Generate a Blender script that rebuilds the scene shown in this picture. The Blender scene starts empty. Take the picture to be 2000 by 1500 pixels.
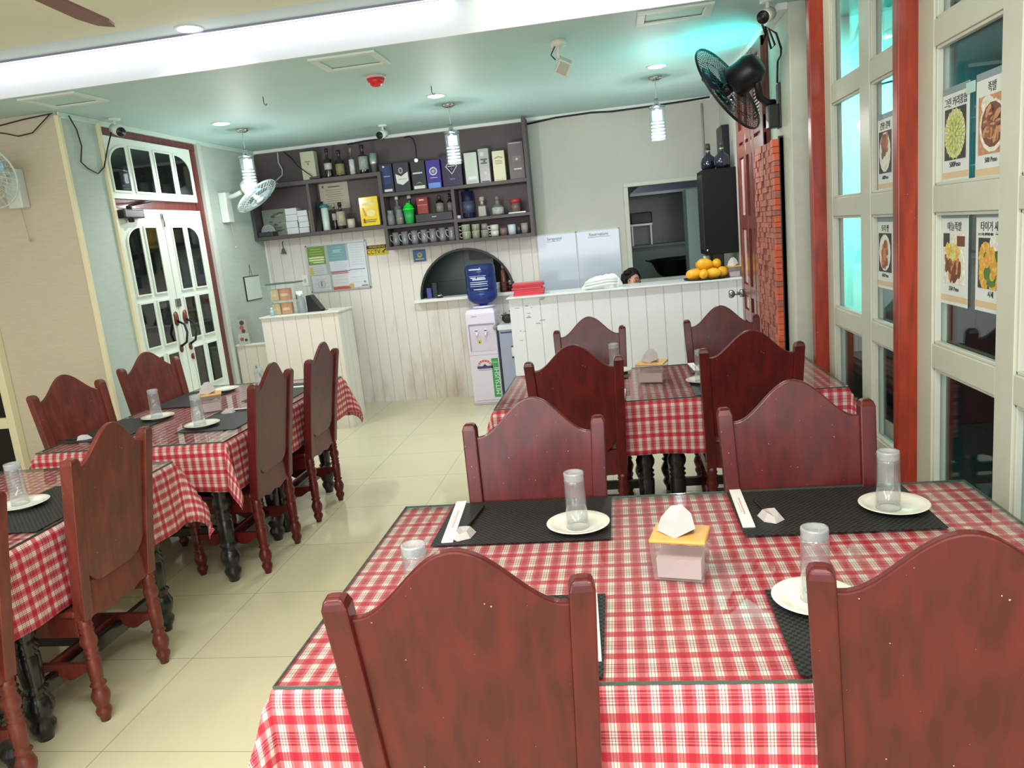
import bpy, bmesh, math, random
from mathutils import Matrix, Vector, Euler
random.seed(7)
PI = math.pi
S = bpy.context.scene
COL = S.collection

# ------------------------------------------------------------------ camera
CAMZ = 1.65
YAW, PIT, ROL = -0.1505, 0.1919, 0.09986
_f = Vector((math.sin(YAW)*math.cos(PIT), math.cos(YAW)*math.cos(PIT), -math.sin(PIT)))
_r = Vector((math.cos(YAW), -math.sin(YAW), 0))
_d = _f.cross(_r)
_r2 = math.cos(ROL)*_r + math.sin(ROL)*_d
_d2 = -math.sin(ROL)*_r + math.cos(ROL)*_d
cd = bpy.data.cameras.new('camera')
cd.sensor_width = 36.0
cd.lens = 1494.0/2000*36.0
cd.clip_start = 0.05
cam = bpy.data.objects.new('camera', cd)
COL.objects.link(cam)
_M = Matrix((_r2, -_d2, -_f)).transposed().to_4x4()
_M.translation = (0, 0, CAMZ)
cam.matrix_world = _M
S.camera = cam

# ------------------------------------------------------------------ world, exposure
S.view_settings.view_transform = 'Standard'
S.view_settings.look = 'None'
S.view_settings.gamma = 1.0
S.view_settings.use_curve_mapping = False
S.view_settings.exposure = 0.45
w = bpy.data.worlds.new('world')
S.world = w
w.use_nodes = True
w.node_tree.nodes['Background'].inputs[0].default_value = (0.86, 0.93, 1.0, 1)
w.node_tree.nodes['Background'].inputs[1].default_value = 1.1

# ------------------------------------------------------------------ lights
def area(name, loc, size, energy, col=(1, 1, 1), rot=None, to=None, spread=PI):
    l = bpy.data.lights.new(name, 'AREA')
    l.shape = 'RECTANGLE'
    l.size, l.size_y = size
    l.energy = energy
    l.color = col
    l.spread = spread
    o = bpy.data.objects.new(name, l)
    COL.objects.link(o)
    o.location = loc
    if to is not None:
        o.rotation_euler = (Vector(to)-Vector(loc)).to_track_quat('-Z', 'Y').to_euler()
    elif rot is not None:
        o.rotation_euler = rot
    return o
# daylight through the open street front behind the camera
area('street_daylight', (-1.2, -2.3, 1.75), (5.0, 1.5), 70, (1.0, 0.98, 0.98), to=(-1.2, 3, 1.4))
# fluorescent room fittings further back in the dining room
area('rear_fitting_light', (-1.6, 0.6, 2.88), (2.4, 0.5), 62, (1.0, 1.0, 0.96), rot=(0, 0, 0))
area('window_side_fitting_light', (0.3, 0.2, 2.88), (0.5, 0.9), 30, (1.0, 0.93, 0.86), rot=(0, 0, 0))
# cyan LED lighting of the next room, plus an added ceiling glow lamp
area('next_room_cyan_light', (1.75, 5.2, 2.80), (0.9, 0.5), 34, (0.20, 1.0, 0.84), to=(1.7, 6.15, 1.6), spread=1.9)
area('added_cyan_glow_light', (0.965, 5.42, 2.46), (0.35, 0.10), 5.0, (0.06, 1.0, 0.92), to=(0.45, 5.52, 2.76), spread=2.6)  # unseen lamp put in to tint the ceiling cyan, no fixture modelled
area('kitchen_tube', (-0.3, 8.9, 2.55), (1.2, 0.2), 5, (0.9, 1.0, 0.97), rot=(0, 0, 0))

# ------------------------------------------------------------------ materials
def lin(c):
    return tuple(((x/255)/12.92 if x/255 <= 0.04045 else ((x/255+0.055)/1.055)**2.4) for x in c)
MATS = {}
def mat(name, rgb=(200, 200, 200), rough=0.5, metal=0.0, coat=0.0, emit=0.0, spec=0.5, noise=0.0, nscale=8.0, bump=0.0, bscale=60.0, sheen=0.0):
    if name in MATS:
        return MATS[name]
    m = bpy.data.materials.new(name)
    m.use_nodes = True
    nt = m.node_tree
    b = nt.nodes['Principled BSDF']
    c = lin(rgb)
    b.inputs['Base Color'].default_value = (*c, 1)
    b.inputs['Roughness'].default_value = rough
    b.inputs['Metallic'].default_value = metal
    b.inputs['Specular IOR Level'].default_value = spec
    b.inputs['Coat Weight'].default_value = coat
    b.inputs['Coat Roughness'].default_value = 0.12
    if emit:
        b.inputs['Emission Color'].default_value = (*c, 1)
        b.inputs['Emission Strength'].default_value = emit
    if noise or bump:
        tc = nt.nodes.new('ShaderNodeTexCoord')
    if noise:
        n = nt.nodes.new('ShaderNodeTexNoise')
        n.inputs['Scale'].default_value = nscale
        n.inputs['Detail'].default_value = 5
        nt.links.new(tc.outputs['Object'], n.inputs['Vector'])
        r = nt.nodes.new('ShaderNodeValToRGB')
        r.color_ramp.elements[0].position = 0.3
        r.color_ramp.elements[1].position = 0.7
        r.color_ramp.elements[0].color = (*[x*(1-noise) for x in c], 1)
        r.color_ramp.elements[1].color = (*[min(1, x*(1+noise*0.6)) for x in c], 1)
        nt.links.new(n.outputs['Fac'], r.inputs['Fac'])
        nt.links.new(r.outputs['Color'], b.inputs['Base Color'])
    if bump:
        n2 = nt.nodes.new('ShaderNodeTexNoise')
        n2.inputs['Scale'].default_value = bscale
        nt.links.new(tc.outputs['Object'], n2.inputs['Vector'])
        bp = nt.nodes.new('ShaderNodeBump')
        bp.inputs['Strength'].default_value = bump
        bp.inputs['Distance'].default_value = 0.01
        nt.links.new(n2.outputs['Fac'], bp.inputs['Height'])
        nt.links.new(bp.outputs['Normal'], b.inputs['Normal'])
    MATS[name] = m
    return m

def glass(name, tint=(1, 1, 1), ior=1.45, rough=0.02, haze=0.0, hazecol=(0.8, 0.8, 0.8)):
    """thin glass: transparent body with a Fresnel reflection, so light passes through it"""
    if name in MATS:
        return MATS[name]
    m = bpy.data.materials.new(name)
    m.use_nodes = True
    nt = m.node_tree
    nt.nodes.clear()
    out = nt.nodes.new('ShaderNodeOutputMaterial')
    tr = nt.nodes.new('ShaderNodeBsdfTransparent')
    tr.inputs['Color'].default_value = (*tint, 1)
    gl = nt.nodes.new('ShaderNodeBsdfGlossy')
    gl.inputs['Roughness'].default_value = rough
    # Schlick reflectance, the same from both sides of the sheet
    lw = nt.nodes.new('ShaderNodeLayerWeight')
    lw.inputs['Blend'].default_value = 0.5
    f0 = ((ior-1)/(ior+1))**2*1.6
    p5 = math_n(nt, 'POWER', lw.outputs['Facing'], 5.0)
    fac = math_n(nt, 'ADD', math_n(nt, 'MULTIPLY', p5, (1-f0)*0.85), f0)
    mx = nt.nodes.new('ShaderNodeMixShader')
    nt.links.new(fac, mx.inputs[0])
    body = tr
    if haze:
        df = nt.nodes.new('ShaderNodeBsdfDiffuse')
        df.inputs['Color'].default_value = (*hazecol, 1)
        hm = nt.nodes.new('ShaderNodeMixShader')
        hm.inputs[0].default_value = haze
        nt.links.new(tr.outputs[0], hm.inputs[1])
        nt.links.new(df.outputs[0], hm.inputs[2])
        body = hm
    nt.links.new(body.outputs[0], mx.inputs[1])
    nt.links.new(gl.outputs[0], mx.inputs[2])
    nt.links.new(mx.outputs[0], out.inputs['Surface'])
    MATS[name] = m
    return m

def nodes_of(m):
    nt = m.node_tree
    return nt, nt.nodes['Principled BSDF']
def N(nt, t, **kw):
    n = nt.nodes.new(t)
    for k, v in kw.items():
        setattr(n, k, v)
    return n
def math_n(nt, op, a, b=None, clamp=False):
    n = nt.nodes.new('ShaderNodeMath')
    n.operation = op
    n.use_clamp = clamp
    for i, v in enumerate((a, b)):
        if v is None:
            continue
        if isinstance(v, (int, float)):
            n.inputs[i].default_value = v
        else:
            nt.links.new(v, n.inputs[i])
    return n.outputs[0]
def mixc(nt, fac, a, b):
    n = nt.nodes.new('ShaderNodeMix')
    n.data_type = 'RGBA'
    for idx, v in ((0, fac), (6, a), (7, b)):
        if isinstance(v, (int, float)):
            n.inputs[idx].default_value = v
        elif isinstance(v, tuple):
            n.inputs[idx].default_value = (*v, 1)
        else:
            nt.links.new(v, n.inputs[idx])
    return n.outputs[2]

def varnish(name, rgb, rough=0.36):
    """old varnished wood: darker streaks, a few pale chips"""
    m = mat(name, rgb, rough, coat=0.18, spec=0.36)
    nt, b = nodes_of(m)
    tc = N(nt, 'ShaderNodeTexCoord')
    mp = N(nt, 'ShaderNodeMapping')
    mp.inputs['Scale'].default_value = (9, 9, 1.6)
    nt.links.new(tc.outputs['Object'], mp.inputs['Vector'])
    n = N(nt, 'ShaderNodeTexNoise')
    n.inputs['Scale'].default_value = 3.0
    n.inputs['Detail'].default_value = 6
    n.inputs['Distortion'].default_value = 0.6
    nt.links.new(mp.outputs[0], n.inputs['Vector'])
    c = lin(rgb)
    f = math_n(nt, 'SUBTRACT', n.outputs['Fac'], 0.35, True)
    f = math_n(nt, 'MULTIPLY', f, 2.6, True)
    base = mixc(nt, f, tuple(x*0.62 for x in c), tuple(min(1, x*1.18) for x in c))
    n2 = N(nt, 'ShaderNodeTexNoise')
    n2.inputs['Scale'].default_value = 120.0
    n2.inputs['Detail'].default_value = 1
    nt.links.new(tc.outputs['Object'], n2.inputs['Vector'])
    chip = math_n(nt, 'GREATER_THAN', n2.outputs['Fac'], 0.80)
    col = mixc(nt, chip, base, (0.62, 0.42, 0.36))
    nt.links.new(col, b.inputs['Base Color'])
    return m

def plaid(name):
    m = mat(name, (200, 60, 70), 0.75)
    nt, b = nodes_of(m)
    uv = N(nt, 'ShaderNodeUVMap')
    sp = N(nt, 'ShaderNodeSeparateXYZ')
    nt.links.new(uv.outputs[0], sp.inputs[0])
    def stripes(sock, period, stops):
        f = math_n(nt, 'FRACT', math_n(nt, 'DIVIDE', sock, period))
        r = N(nt, 'ShaderNodeValToRGB')
        r.color_ramp.interpolation = 'CONSTANT'
        el = r.color_ramp.elements
        while len(el) > 1:
            el.remove(el[-1])
        el[0].position = 0
        el[0].color = (*lin(stops[0][1]), 1)
        for p, c in stops[1:]:
            e = el.new(p)
            e.color = (*lin(c), 1)
        nt.links.new(f, r.inputs[0])
        return r.outputs[0]
    RED, DK, WHITE, ROSE, LINE = (176, 24, 48), (108, 30, 44), (222, 204, 198), (200, 84, 98), (92, 76, 74)
    bands = [(0, RED, 215), (0.24, WHITE, 60), (0.42, DK, 150), (0.47, WHITE, 55), (0.51, RED, 165), (0.545, WHITE, 45), (0.575, DK, 160),
             (0.635, WHITE, 45), (0.665, RED, 165), (0.70, WHITE, 55), (0.74, DK, 150), (0.79, WHITE, 60)]
    weft = stripes(sp.outputs[1], 0.088, [(p, c) for p, c, o in bands])
    cover = stripes(sp.outputs[1], 0.088, [(p, (o, o, o)) for p, c, o in bands])
    warp = stripes(sp.outputs[0], 0.043, [(0, WHITE), (0.09, LINE), (0.115, WHITE), (0.25, LINE), (0.275, WHITE), (0.37, ROSE), (0.52, RED), (0.82, ROSE)])
    fac = math_n(nt, 'POWER', cover, 0.6)
    nt.links.new(mixc(nt, fac, warp, weft), b.inputs['Base Color'])
    return m

def planks(name, rgb, pitch, axis=0, groove=0.045, dirt=0.0, off=0.0, gcol=None):
    """painted tongue-and-groove boards, stained and scuffed where dirt is set"""
    m = mat(name, rgb, 0.42)
    nt, b = nodes_of(m)
    tc = N(nt, 'ShaderNodeTexCoord')
    sp = N(nt, 'ShaderNodeSeparateXYZ')
    nt.links.new(tc.outputs['Object'], sp.inputs[0])
    f = math_n(nt, 'FRACT', math_n(nt, 'DIVIDE', math_n(nt, 'ADD', sp.outputs[axis], 50.0+off), pitch))
    g = math_n(nt, 'LESS_THAN', f, groove)
    c = lin(rgb)
    col = mixc(nt, g, c, lin(gcol) if gcol else tuple(x*0.62 for x in c))
    n = N(nt, 'ShaderNodeTexNoise')
    n.inputs['Scale'].default_value = 2.2
    n.inputs['Detail'].default_value = 7
    n.inputs['Roughness'].default_value = 0.65
    mp = N(nt, 'ShaderNodeMapping')
    mp.inputs['Scale'].default_value = (2.2, 1, 0.55)
    nt.links.new(tc.outputs['Object'], mp.inputs[0])
    nt.links.new(mp.outputs[0], n.inputs['Vector'])
    if dirt:
        h = math_n(nt, 'SUBTRACT', 0.62, math_n(nt, 'MULTIPLY', sp.outputs[2], 0.42))
        k = math_n(nt, 'MULTIPLY', math_n(nt, 'SUBTRACT', math_n(nt, 'ADD', n.outputs['Fac'], math_n(nt, 'MULTIPLY', h, 0.32)), 0.60), dirt*3.2, True)
        col = mixc(nt, k, col, lin((150, 118, 84)))
    else:
        k = math_n(nt, 'MULTIPLY', math_n(nt, 'SUBTRACT', n.outputs['Fac'], 0.5), 0.5, True)
        col = mixc(nt, k, col, tuple(x*0.75 for x in c))
    nt.links.new(col, b.inputs['Base Color'])
    bp = N(nt, 'ShaderNodeBump')
    bp.inputs['Strength'].default_value = 0.5
    bp.inputs['Distance'].default_value = 0.004
    nt.links.new(math_n(nt, 'SUBTRACT', 1.0, g), bp.inputs['Height'])
    nt.links.new(bp.outputs['Normal'], b.inputs['Normal'])
    return m

def grid_tiles(name, rgb, size, grout, gw=0.006, rough=0.12, ax=(0, 1), var=0.04, off=(0, 0), spec=0.5):
    m = mat(name, rgb, rough, spec=spec)
    nt, b = nodes_of(m)
    tc = N(nt, 'ShaderNodeTexCoord')
    sp = N(nt, 'ShaderNodeSeparateXYZ')
    nt.links.new(tc.outputs['Object'], sp.inputs[0])
    gs = []
    for i in (0, 1):
        f = math_n(nt, 'FRACT', math_n(nt, 'DIVIDE', math_n(nt, 'ADD', sp.outputs[ax[i]], 60.0+off[i]), size[i]))
        gs.append(math_n(nt, 'LESS_THAN', f, gw/size[i]))
    g = math_n(nt, 'MAXIMUM', gs[0], gs[1])
    n = N(nt, 'ShaderNodeTexNoise')
    n.inputs['Scale'].default_value = 1.3
    n.inputs['Detail'].default_value = 6
    nt.links.new(tc.outputs['Object'], n.inputs['Vector'])
    c = lin(rgb)
    base = mixc(nt, n.outputs['Fac'], tuple(x*(1-var*2) for x in c), tuple(min(1, x*(1+var)) for x in c))
    nt.links.new(mixc(nt, g, base, lin(grout)), b.inputs['Base Color'])
    return m

def weave(name, rgb, rgb2, sc):
    m = mat(name, rgb, 0.55, spec=0.35)
    nt, b = nodes_of(m)
    tc = N(nt, 'ShaderNodeTexCoord')
    ck = N(nt, 'ShaderNodeTexChecker')
    ck.inputs['Scale'].default_value = sc
    ck.inputs['Color1'].default_value = (*lin(rgb), 1)
    ck.inputs['Color2'].default_value = (*lin(rgb2), 1)
    nt.links.new(tc.outputs['Object'], ck.inputs['Vector'])
    nt.links.new(ck.outputs['Color'], b.inputs['Base Color'])
    bp = N(nt, 'ShaderNodeBump')
    bp.inputs['Strength'].default_value = 0.4
    bp.inputs['Distance'].default_value = 0.002
    nt.links.new(ck.outputs['Fac'], bp.inputs['Height'])
    nt.links.new(bp.outputs['Normal'], b.inputs['Normal'])
    return m

def wallpaper(name, rgb, sc=(3, 3, 26)):
    m = mat(name, rgb, 0.7)
    nt, b = nodes_of(m)
    tc = N(nt, 'ShaderNodeTexCoord')
    mp = N(nt, 'ShaderNodeMapping')
    mp.inputs['Scale'].default_value = sc
    nt.links.new(tc.outputs['Object'], mp.inputs[0])
    n = N(nt, 'ShaderNodeTexNoise')
    n.inputs['Scale'].default_value = 4
    n.inputs['Detail'].default_value = 4
    nt.links.new(mp.outputs[0], n.inputs['Vector'])
    c = lin(rgb)
    nt.links.new(mixc(nt, n.outputs['Fac'], tuple(x*0.88 for x in c), tuple(min(1, x*1.08) for x in c)), b.inputs['Base Color'])
    return m

# ------------------------------------------------------------------ mesh builder
class MB:
    def __init__(s):
        s.v, s.f, s.m, s.sm, s.uv = [], [], [], [], None
    def add(s, vs, fs, m=0, smooth=False):
        o = len(s.v)
        s.v += [Vector(p) for p in vs]
        for f in fs:
            s.f.append([o+i for i in f])
            s.m.append(m)
            s.sm.append(smooth)
        return s
    def box(s, x0, x1, y0, y1, z0, z1, m=0):
        x0, x1 = min(x0, x1), max(x0, x1)
        y0, y1 = min(y0, y1), max(y0, y1)
        z0, z1 = min(z0, z1), max(z0, z1)
        vs = [(x0, y0, z0), (x1, y0, z0), (x1, y1, z0), (x0, y1, z0), (x0, y0, z1), (x1, y0, z1), (x1, y1, z1), (x0, y1, z1)]
        return s.add(vs, [(0, 3, 2, 1), (4, 5, 6, 7), (0, 1, 5, 4), (1, 2, 6, 5), (2, 3, 7, 6), (3, 0, 4, 7)], m)
    def taper(s, x0, x1, y0, y1, z0, z1, k=0.8, m=0):
        cx, cy = (x0+x1)/2, (y0+y1)/2
        vs = [(x0, y0, z0), (x1, y0, z0), (x1, y1, z0), (x0, y1, z0)]
        vs += [(cx+(p[0]-cx)*k, cy+(p[1]-cy)*k, z1) for p in vs]
        return s.add(vs, [(0, 3, 2, 1), (4, 5, 6, 7), (0, 1, 5, 4), (1, 2, 6, 5), (2, 3, 7, 6), (3, 0, 4, 7)], m)
    def prism(s, poly, a, b, plane='xz', m=0, smooth=False):
        """poly: 2-D outline; extruded from a to b along the third axis"""
        def P(p, t):
            return (p[0], t, p[1]) if plane == 'xz' else (p[0], p[1], t) if plane == 'xy' else (t, p[0], p[1])
        n = len(poly)
        vs = [P(p, a) for p in poly]+[P(p, b) for p in poly]
        fs = [tuple(range(n)), tuple(range(2*n-1, n-1, -1))]
        s.add(vs, fs, m)
        s.add(vs, [(i, (i+1) % n, n+(i+1) % n, n+i) for i in range(n)], m, smooth)
        return s
    def lathe(s, prof, n=20, loc=(0, 0, 0), M=None, m=0, smooth=True, sx=1, sy=1):
        vs = []
        L = len(prof)
        for r, z in prof:
            for k in range(n):
                a = 2*PI*k/n
                vs.append(Vector((r*math.cos(a)*sx, r*math.sin(a)*sy, z)))
        if M is not None:
            vs = [M @ p for p in vs]
        vs = [p+Vector(loc) for p in vs]
        fs = []
        for i in range(L-1):
            for k in range(n):
                fs.append((i*n+k, i*n+(k+1) % n, (i+1)*n+(k+1) % n, (i+1)*n+k))
        if prof[0][0] > 1e-6:
            fs.append(tuple(range(n-1, -1, -1)))
        if prof[-1][0] > 1e-6:
            fs.append(tuple((L-1)*n+k for k in range(n)))
        return s.add(vs, fs, m, smooth)
    def cyl(s, p, q, r, r2=None, n=14, m=0, smooth=True):
        p, q = Vector(p), Vector(q)
        d = q-p
        R = d.to_track_quat('Z', 'Y').to_matrix()
        return s.lathe([(r, 0), (r if r2 is None else r2, d.length)], n, p, R, m, smooth)
    def tube(s, pts, r, n=6, m=0):
        pts = [Vector(p) for p in pts]
        vs, L = [], len(pts)
        up = None
        for i, p in enumerate(pts):
            t = (pts[min(i+1, L-1)]-pts[max(i-1, 0)]).normalized()
            if up is None:
                up = t.orthogonal()
            up = (up-t*up.dot(t)).normalized()
            b = t.cross(up)
            for k in range(n):
                a = 2*PI*k/n
                vs.append(p+r*(math.cos(a)*up+math.sin(a)*b))
        fs = [(i*n+k, i*n+(k+1) % n, (i+1)*n+(k+1) % n, (i+1)*n+k) for i in range(L-1) for k in range(n)]
        fs += [tuple(range(n-1, -1, -1)), tuple((L-1)*n+k for k in range(n))]
        return s.add(vs, fs, m, True)
    def ring(s, c, R, r, axis=(0, 0, 1), n=36, k=6, m=0):
        q = Vector(axis).to_track_quat('Z', 'Y').to_matrix()
        pts = [Vector(c)+q @ Vector((R*math.cos(2*PI*i/n), R*math.sin(2*PI*i/n), 0)) for i in range(n)]
        vs = []
        for i, p in enumerate(pts):
            o = (p-Vector(c)).normalized()
            ax = Vector(axis).normalized()
            for j in range(k):
                a = 2*PI*j/k
                vs.append(p+r*(math.cos(a)*o+math.sin(a)*ax))
        fs = [(i*k+j, ((i+1) % n)*k+j, ((i+1) % n)*k+(j+1) % k, i*k+(j+1) % k) for i in range(n) for j in range(k)]
        return s.add(vs, fs, m, True)
    def ell(s, c, rx, ry, rz, n=16, L=10, m=0, M=None):
        prof = [(math.sin(PI*i/L), -math.cos(PI*i/L)) for i in range(L+1)]
        vs = []
        for r, z in prof:
            for k in range(n):
                a = 2*PI*k/n
                p = Vector((r*math.cos(a)*rx, r*math.sin(a)*ry, z*rz))
                vs.append((M @ p if M is not None else p)+Vector(c))
        fs = [(i*n+k, i*n+(k+1) % n, (i+1)*n+(k+1) % n, (i+1)*n+k) for i in range(L) for k in range(n)]
        return s.add(vs, fs, m, True)
    def text(s, body, size, loc, m=0, align='CENTER', depth=0.0006, sx=1.0, rot=0.0):
        """lettering that faces -y, standing in the xz plane"""
        cu = bpy.data.curves.new('lettering_curve', 'FONT')
        cu.body = body
        cu.size = size
        cu.align_x = align
        cu.align_y = 'CENTER'
        cu.extrude = depth
        cu.resolution_u = 3
        ob = bpy.data.objects.new('lettering_tmp', cu)
        COL.objects.link(ob)
        dg = bpy.context.evaluated_depsgraph_get()
        me = bpy.data.meshes.new_from_object(ob.evaluated_get(dg))
        c, sn = math.cos(rot), math.sin(rot)
        vs = []
        for p in me.vertices:
            x, y = p.co.x*sx, p.co.y
            vs.append((loc[0]+c*x-sn*y, loc[1]-p.co.z, loc[2]+sn*x+c*y))
        s.add(vs, [tuple(p.vertices) for p in me.polygons], m)
        bpy.data.objects.remove(ob)
        bpy.data.curves.remove(cu)
        bpy.data.meshes.remove(me)
        return s
    def xf(s, M):
        s.v = [M @ p for p in s.v]
        return s
    def build(s, name, mats, parent=None, bevel=0.0, loc=None, rz=0.0, subsurf=0, remesh=0.0, segs=2):
        me = bpy.data.meshes.new(name)
        me.from_pydata([tuple(p) for p in s.v], [], s.f)
        for x in (mats if isinstance(mats, (list, tuple)) else [mats]):
            me.materials.append(x)
        me.polygons.foreach_set('material_index', s.m)
        me.polygons.foreach_set('use_smooth', s.sm)
        if s.uv is not None:
            ul = me.uv_layers.new(name='UVMap')
            for lp in me.loops:
                ul.data[lp.index].uv = s.uv[lp.vertex_index]
        me.update()
        bm = bmesh.new()
        bm.from_mesh(me)
        bmesh.ops.recalc_face_normals(bm, faces=bm.faces)
        bm.to_mesh(me)
        bm.free()
        o = bpy.data.objects.new(name, me)
        COL.objects.link(o)
        if parent is not None:
            o.parent = parent
        if loc is not None:
            o.location = loc
        o.rotation_euler.z = rz
        if remesh:
            md = o.modifiers.new('remesh', 'REMESH')
            md.mode = 'VOXEL'
            md.voxel_size = remesh
            md.use_smooth_shade = True
        if bevel:
            md = o.modifiers.new('bevel', 'BEVEL')
            md.width = bevel
            md.segments = segs
            md.limit_method = 'ANGLE'
            md.angle_limit = math.radians(40)
        if subsurf:
            md = o.modifiers.new('subsurf', 'SUBSURF')
            md.levels = md.render_levels = subsurf
        return o

def thing(name, label, cat, loc=(0, 0, 0), rz=0.0, group=None):
    o = bpy.data.objects.new(name, None)
    o.empty_display_size = 0.05
    COL.objects.link(o)
    o.location = loc
    o.rotation_euler.z = rz
    return tag(o, label, cat, group)
def tag(o, label, cat, group=None):
    o['label'] = label
    o['category'] = cat
    if group:
        o['group'] = group
    return o
def struct(o):
    o['kind'] = 'structure'
    return o
KIDS = {}
def kids(o):
    return [c for c in COL.objects if c.parent == o]
def dup(root, loc=None, rz=None, label=None, group=None):
    r = root.copy()
    COL.objects.link(r)
    if loc is not None:
        r.location = loc
    if rz is not None:
        r.rotation_euler.z = rz
    if label:
        r['label'] = label
    if group:
        r['group'] = group
    for ch in root.children:
        c = ch.copy()
        COL.objects.link(c)
        c.parent = r
        for g in ch.children:
            d = g.copy()
            COL.objects.link(d)
            d.parent = c
    return r
# ------------------------------------------------------------------ palette
M_ceil = mat('ceiling_mint_paint', (190, 226, 223), 0.55, noise=0.05, nscale=1.5)
M_ceil_front = mat('ceiling_front_paint', (230, 234, 204), 0.6, noise=0.05, nscale=1.2)
M_white = mat('white_paint', (238, 240, 236), 0.45)
M_fascia = mat('fascia_white', (222, 228, 236), 0.5)
M_mint = wallpaper('mint_grey_wall', (190, 204, 196), (2, 2, 14))
M_beige = wallpaper('beige_wall', (206, 195, 174))
M_backwall = mat('pale_grey_wall', (200, 202, 192), 0.6, noise=0.06, nscale=2.0)
M_plank = planks('white_boards', (231, 226, 219), 0.117, dirt=0.6)
M_plank_bar = planks('bar_boards', (232, 235, 242), 0.155, dirt=0.0)
M_plank_rec = planks('reception_boards', (240, 232, 224), 0.125, dirt=0.0)
M_plank_side = planks('reception_side_boards', (226, 228, 218), 0.125, axis=1)
M_cream = mat('cream_trim', (236, 228, 192), 0.4)
M_winwhite = mat('window_white', (206, 210, 196), 0.38, noise=0.04, nscale=6)
M_doorwhite = mat('door_white', (226, 238, 228), 0.35)
M_post = varnish('red_brown_post', (166, 58, 36), 0.35)
M_jamb = varnish('jamb_brown', (112, 52, 48), 0.35)
M_doorbrown = varnish('brown_door_wood', (130, 66, 58), 0.3)
M_floor = grid_tiles('cream_floor_tile', (214, 208, 176), (0.6, 0.6), (168, 162, 134), 0.004, 0.07, off=(0.13, 0.22), var=0.05)
M_dark = mat('dark_glass_void', (8, 12, 12), 0.08)
M_darkpane = mat('door_glass_dark_behind', (13, 19, 17), 0.04, spec=0.6)  # near-black colour stands in for the unlit space behind the door
M_pane = glass('window_glass', (0.93, 0.97, 0.96), 1.42, 0.0)
M_tabglass = glass('table_glass', (0.98, 1.0, 0.99), 1.33, 0.015)
M_tabedge = mat('table_glass_edge', (60, 84, 74), 0.15)
M_glass = glass('clear_tumbler_glass', (0.955, 0.965, 0.97), 1.38, 0.02, haze=0.07, hazecol=(0.9, 0.92, 0.95))
M_black = mat('black_plastic', (20, 21, 23), 0.35)
M_blackwood = mat('black_table_paint', (22, 22, 22), 0.3, coat=0.3, noise=0.3, nscale=14)
M_chrome = mat('chrome', (200, 203, 205), 0.16, metal=1.0)
M_steel = mat('brushed_steel', (150, 156, 160), 0.35, metal=1.0)
M_shelf = mat('mauve_brown_shelf', (92, 80, 80), 0.55, noise=0.10, nscale=3)
M_shelf_edge = mat('mauve_brown_board', (84, 76, 77), 0.5, noise=0.10, nscale=5)
M_lamp = mat('lamp_white', (236, 244, 255), emit=7.0)
M_led = mat('led_tube', (236, 240, 255), emit=2.2)
M_bulb = mat('lamp_bulb', (235, 246, 255), emit=2.0)
M_cloth = plaid('red_plaid_cloth')
M_chair = varnish('chair_varnish', (92, 22, 21))
M_chair_or = varnish('chair_varnish_warm', (110, 48, 38))
M_mat = weave('black_woven_mat', (22, 23, 24), (50, 51, 51), 110)
M_plate = mat('white_porcelain', (240, 240, 230), 0.12, coat=0.3)
M_paper = mat('white_paper', (240, 240, 240), 0.7)
M_tissue = mat('tissue_paper', (194, 186, 187), 0.85)
M_bamboo = mat('bamboo_lid', (226, 172, 92), 0.4, noise=0.08, nscale=30)
M_clearbox = glass('clear_acrylic', (0.95, 0.92, 0.92), 1.35, 0.03, haze=0.16, hazecol=(0.72, 0.60, 0.60))
M_brick = mat('red_brick_piece', (170, 100, 86), 0.75, noise=0.28, nscale=9, bump=0.4, bscale=40)
M_brick_or = mat('orange_brick_piece', (208, 96, 62), 0.7, noise=0.25, nscale=9)
M_wire = mat('black_cable', (26, 28, 30), 0.5)
M_wire_w = mat('white_cable', (210, 212, 208), 0.5)
M_cyanwall = mat('next_room_white', (232, 240, 236), 0.6)
M_teal = mat('next_room_teal', (44, 74, 80), 0.5, noise=0.4, nscale=2.4)
M_brownpanel = mat('next_room_brown', (46, 28, 22), 0.35)
M_nextdark = mat('next_room_dark', (16, 16, 17), 0.5)
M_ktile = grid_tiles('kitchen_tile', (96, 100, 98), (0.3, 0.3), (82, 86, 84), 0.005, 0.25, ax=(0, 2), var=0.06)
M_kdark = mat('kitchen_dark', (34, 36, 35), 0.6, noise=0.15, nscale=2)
M_kgreen = mat('kitchen_grey_green', (118, 136, 128), 0.4)

# ------------------------------------------------------------------ room shell
struct(MB().box(-5.3, 1.15, -2.6, 7.9, -0.06, 0).build('floor', M_floor))
struct(MB().box(-5.3, 1.3, 4.45, 7.9, 2.76, 3.05).build('ceiling', M_ceil))
struct(MB().box(-5.3, 1.3, 4.14, 4.45, 2.946, 3.05).build('ceiling_cove', mat('cove_ceiling_paint', (206, 226, 218), 0.55)))
struct(MB().box(-5.3, 1.3, -2.6, 4.14, 2.935, 3.05).build('ceiling_front', M_ceil_front))
struct(MB().box(-5.3, 1.15, 4.432, 4.45, 2.752, 2.946).build('trim_1', M_fascia))
struct(MB().box(-3.84, -3.70, 5.09, 8.0, 0, 2.76).build('wall_left', M_mint))
struct(MB().box(-5.3, -3.665, 4.97, 5.09, 0, 2.76).box(-3.70, -3.665, 5.09, 5.38, 0, 2.76).build('wall_left_front', M_beige))
struct(MB().box(-3.664, -3.658, 4.99, 5.37, 0, 2.74).build('wall_left_return', M_mint))
struct(MB().box(-5.4, -5.3, -2.6, 5.09, 0, 3.05).build('wall_far_left', M_beige))
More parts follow.
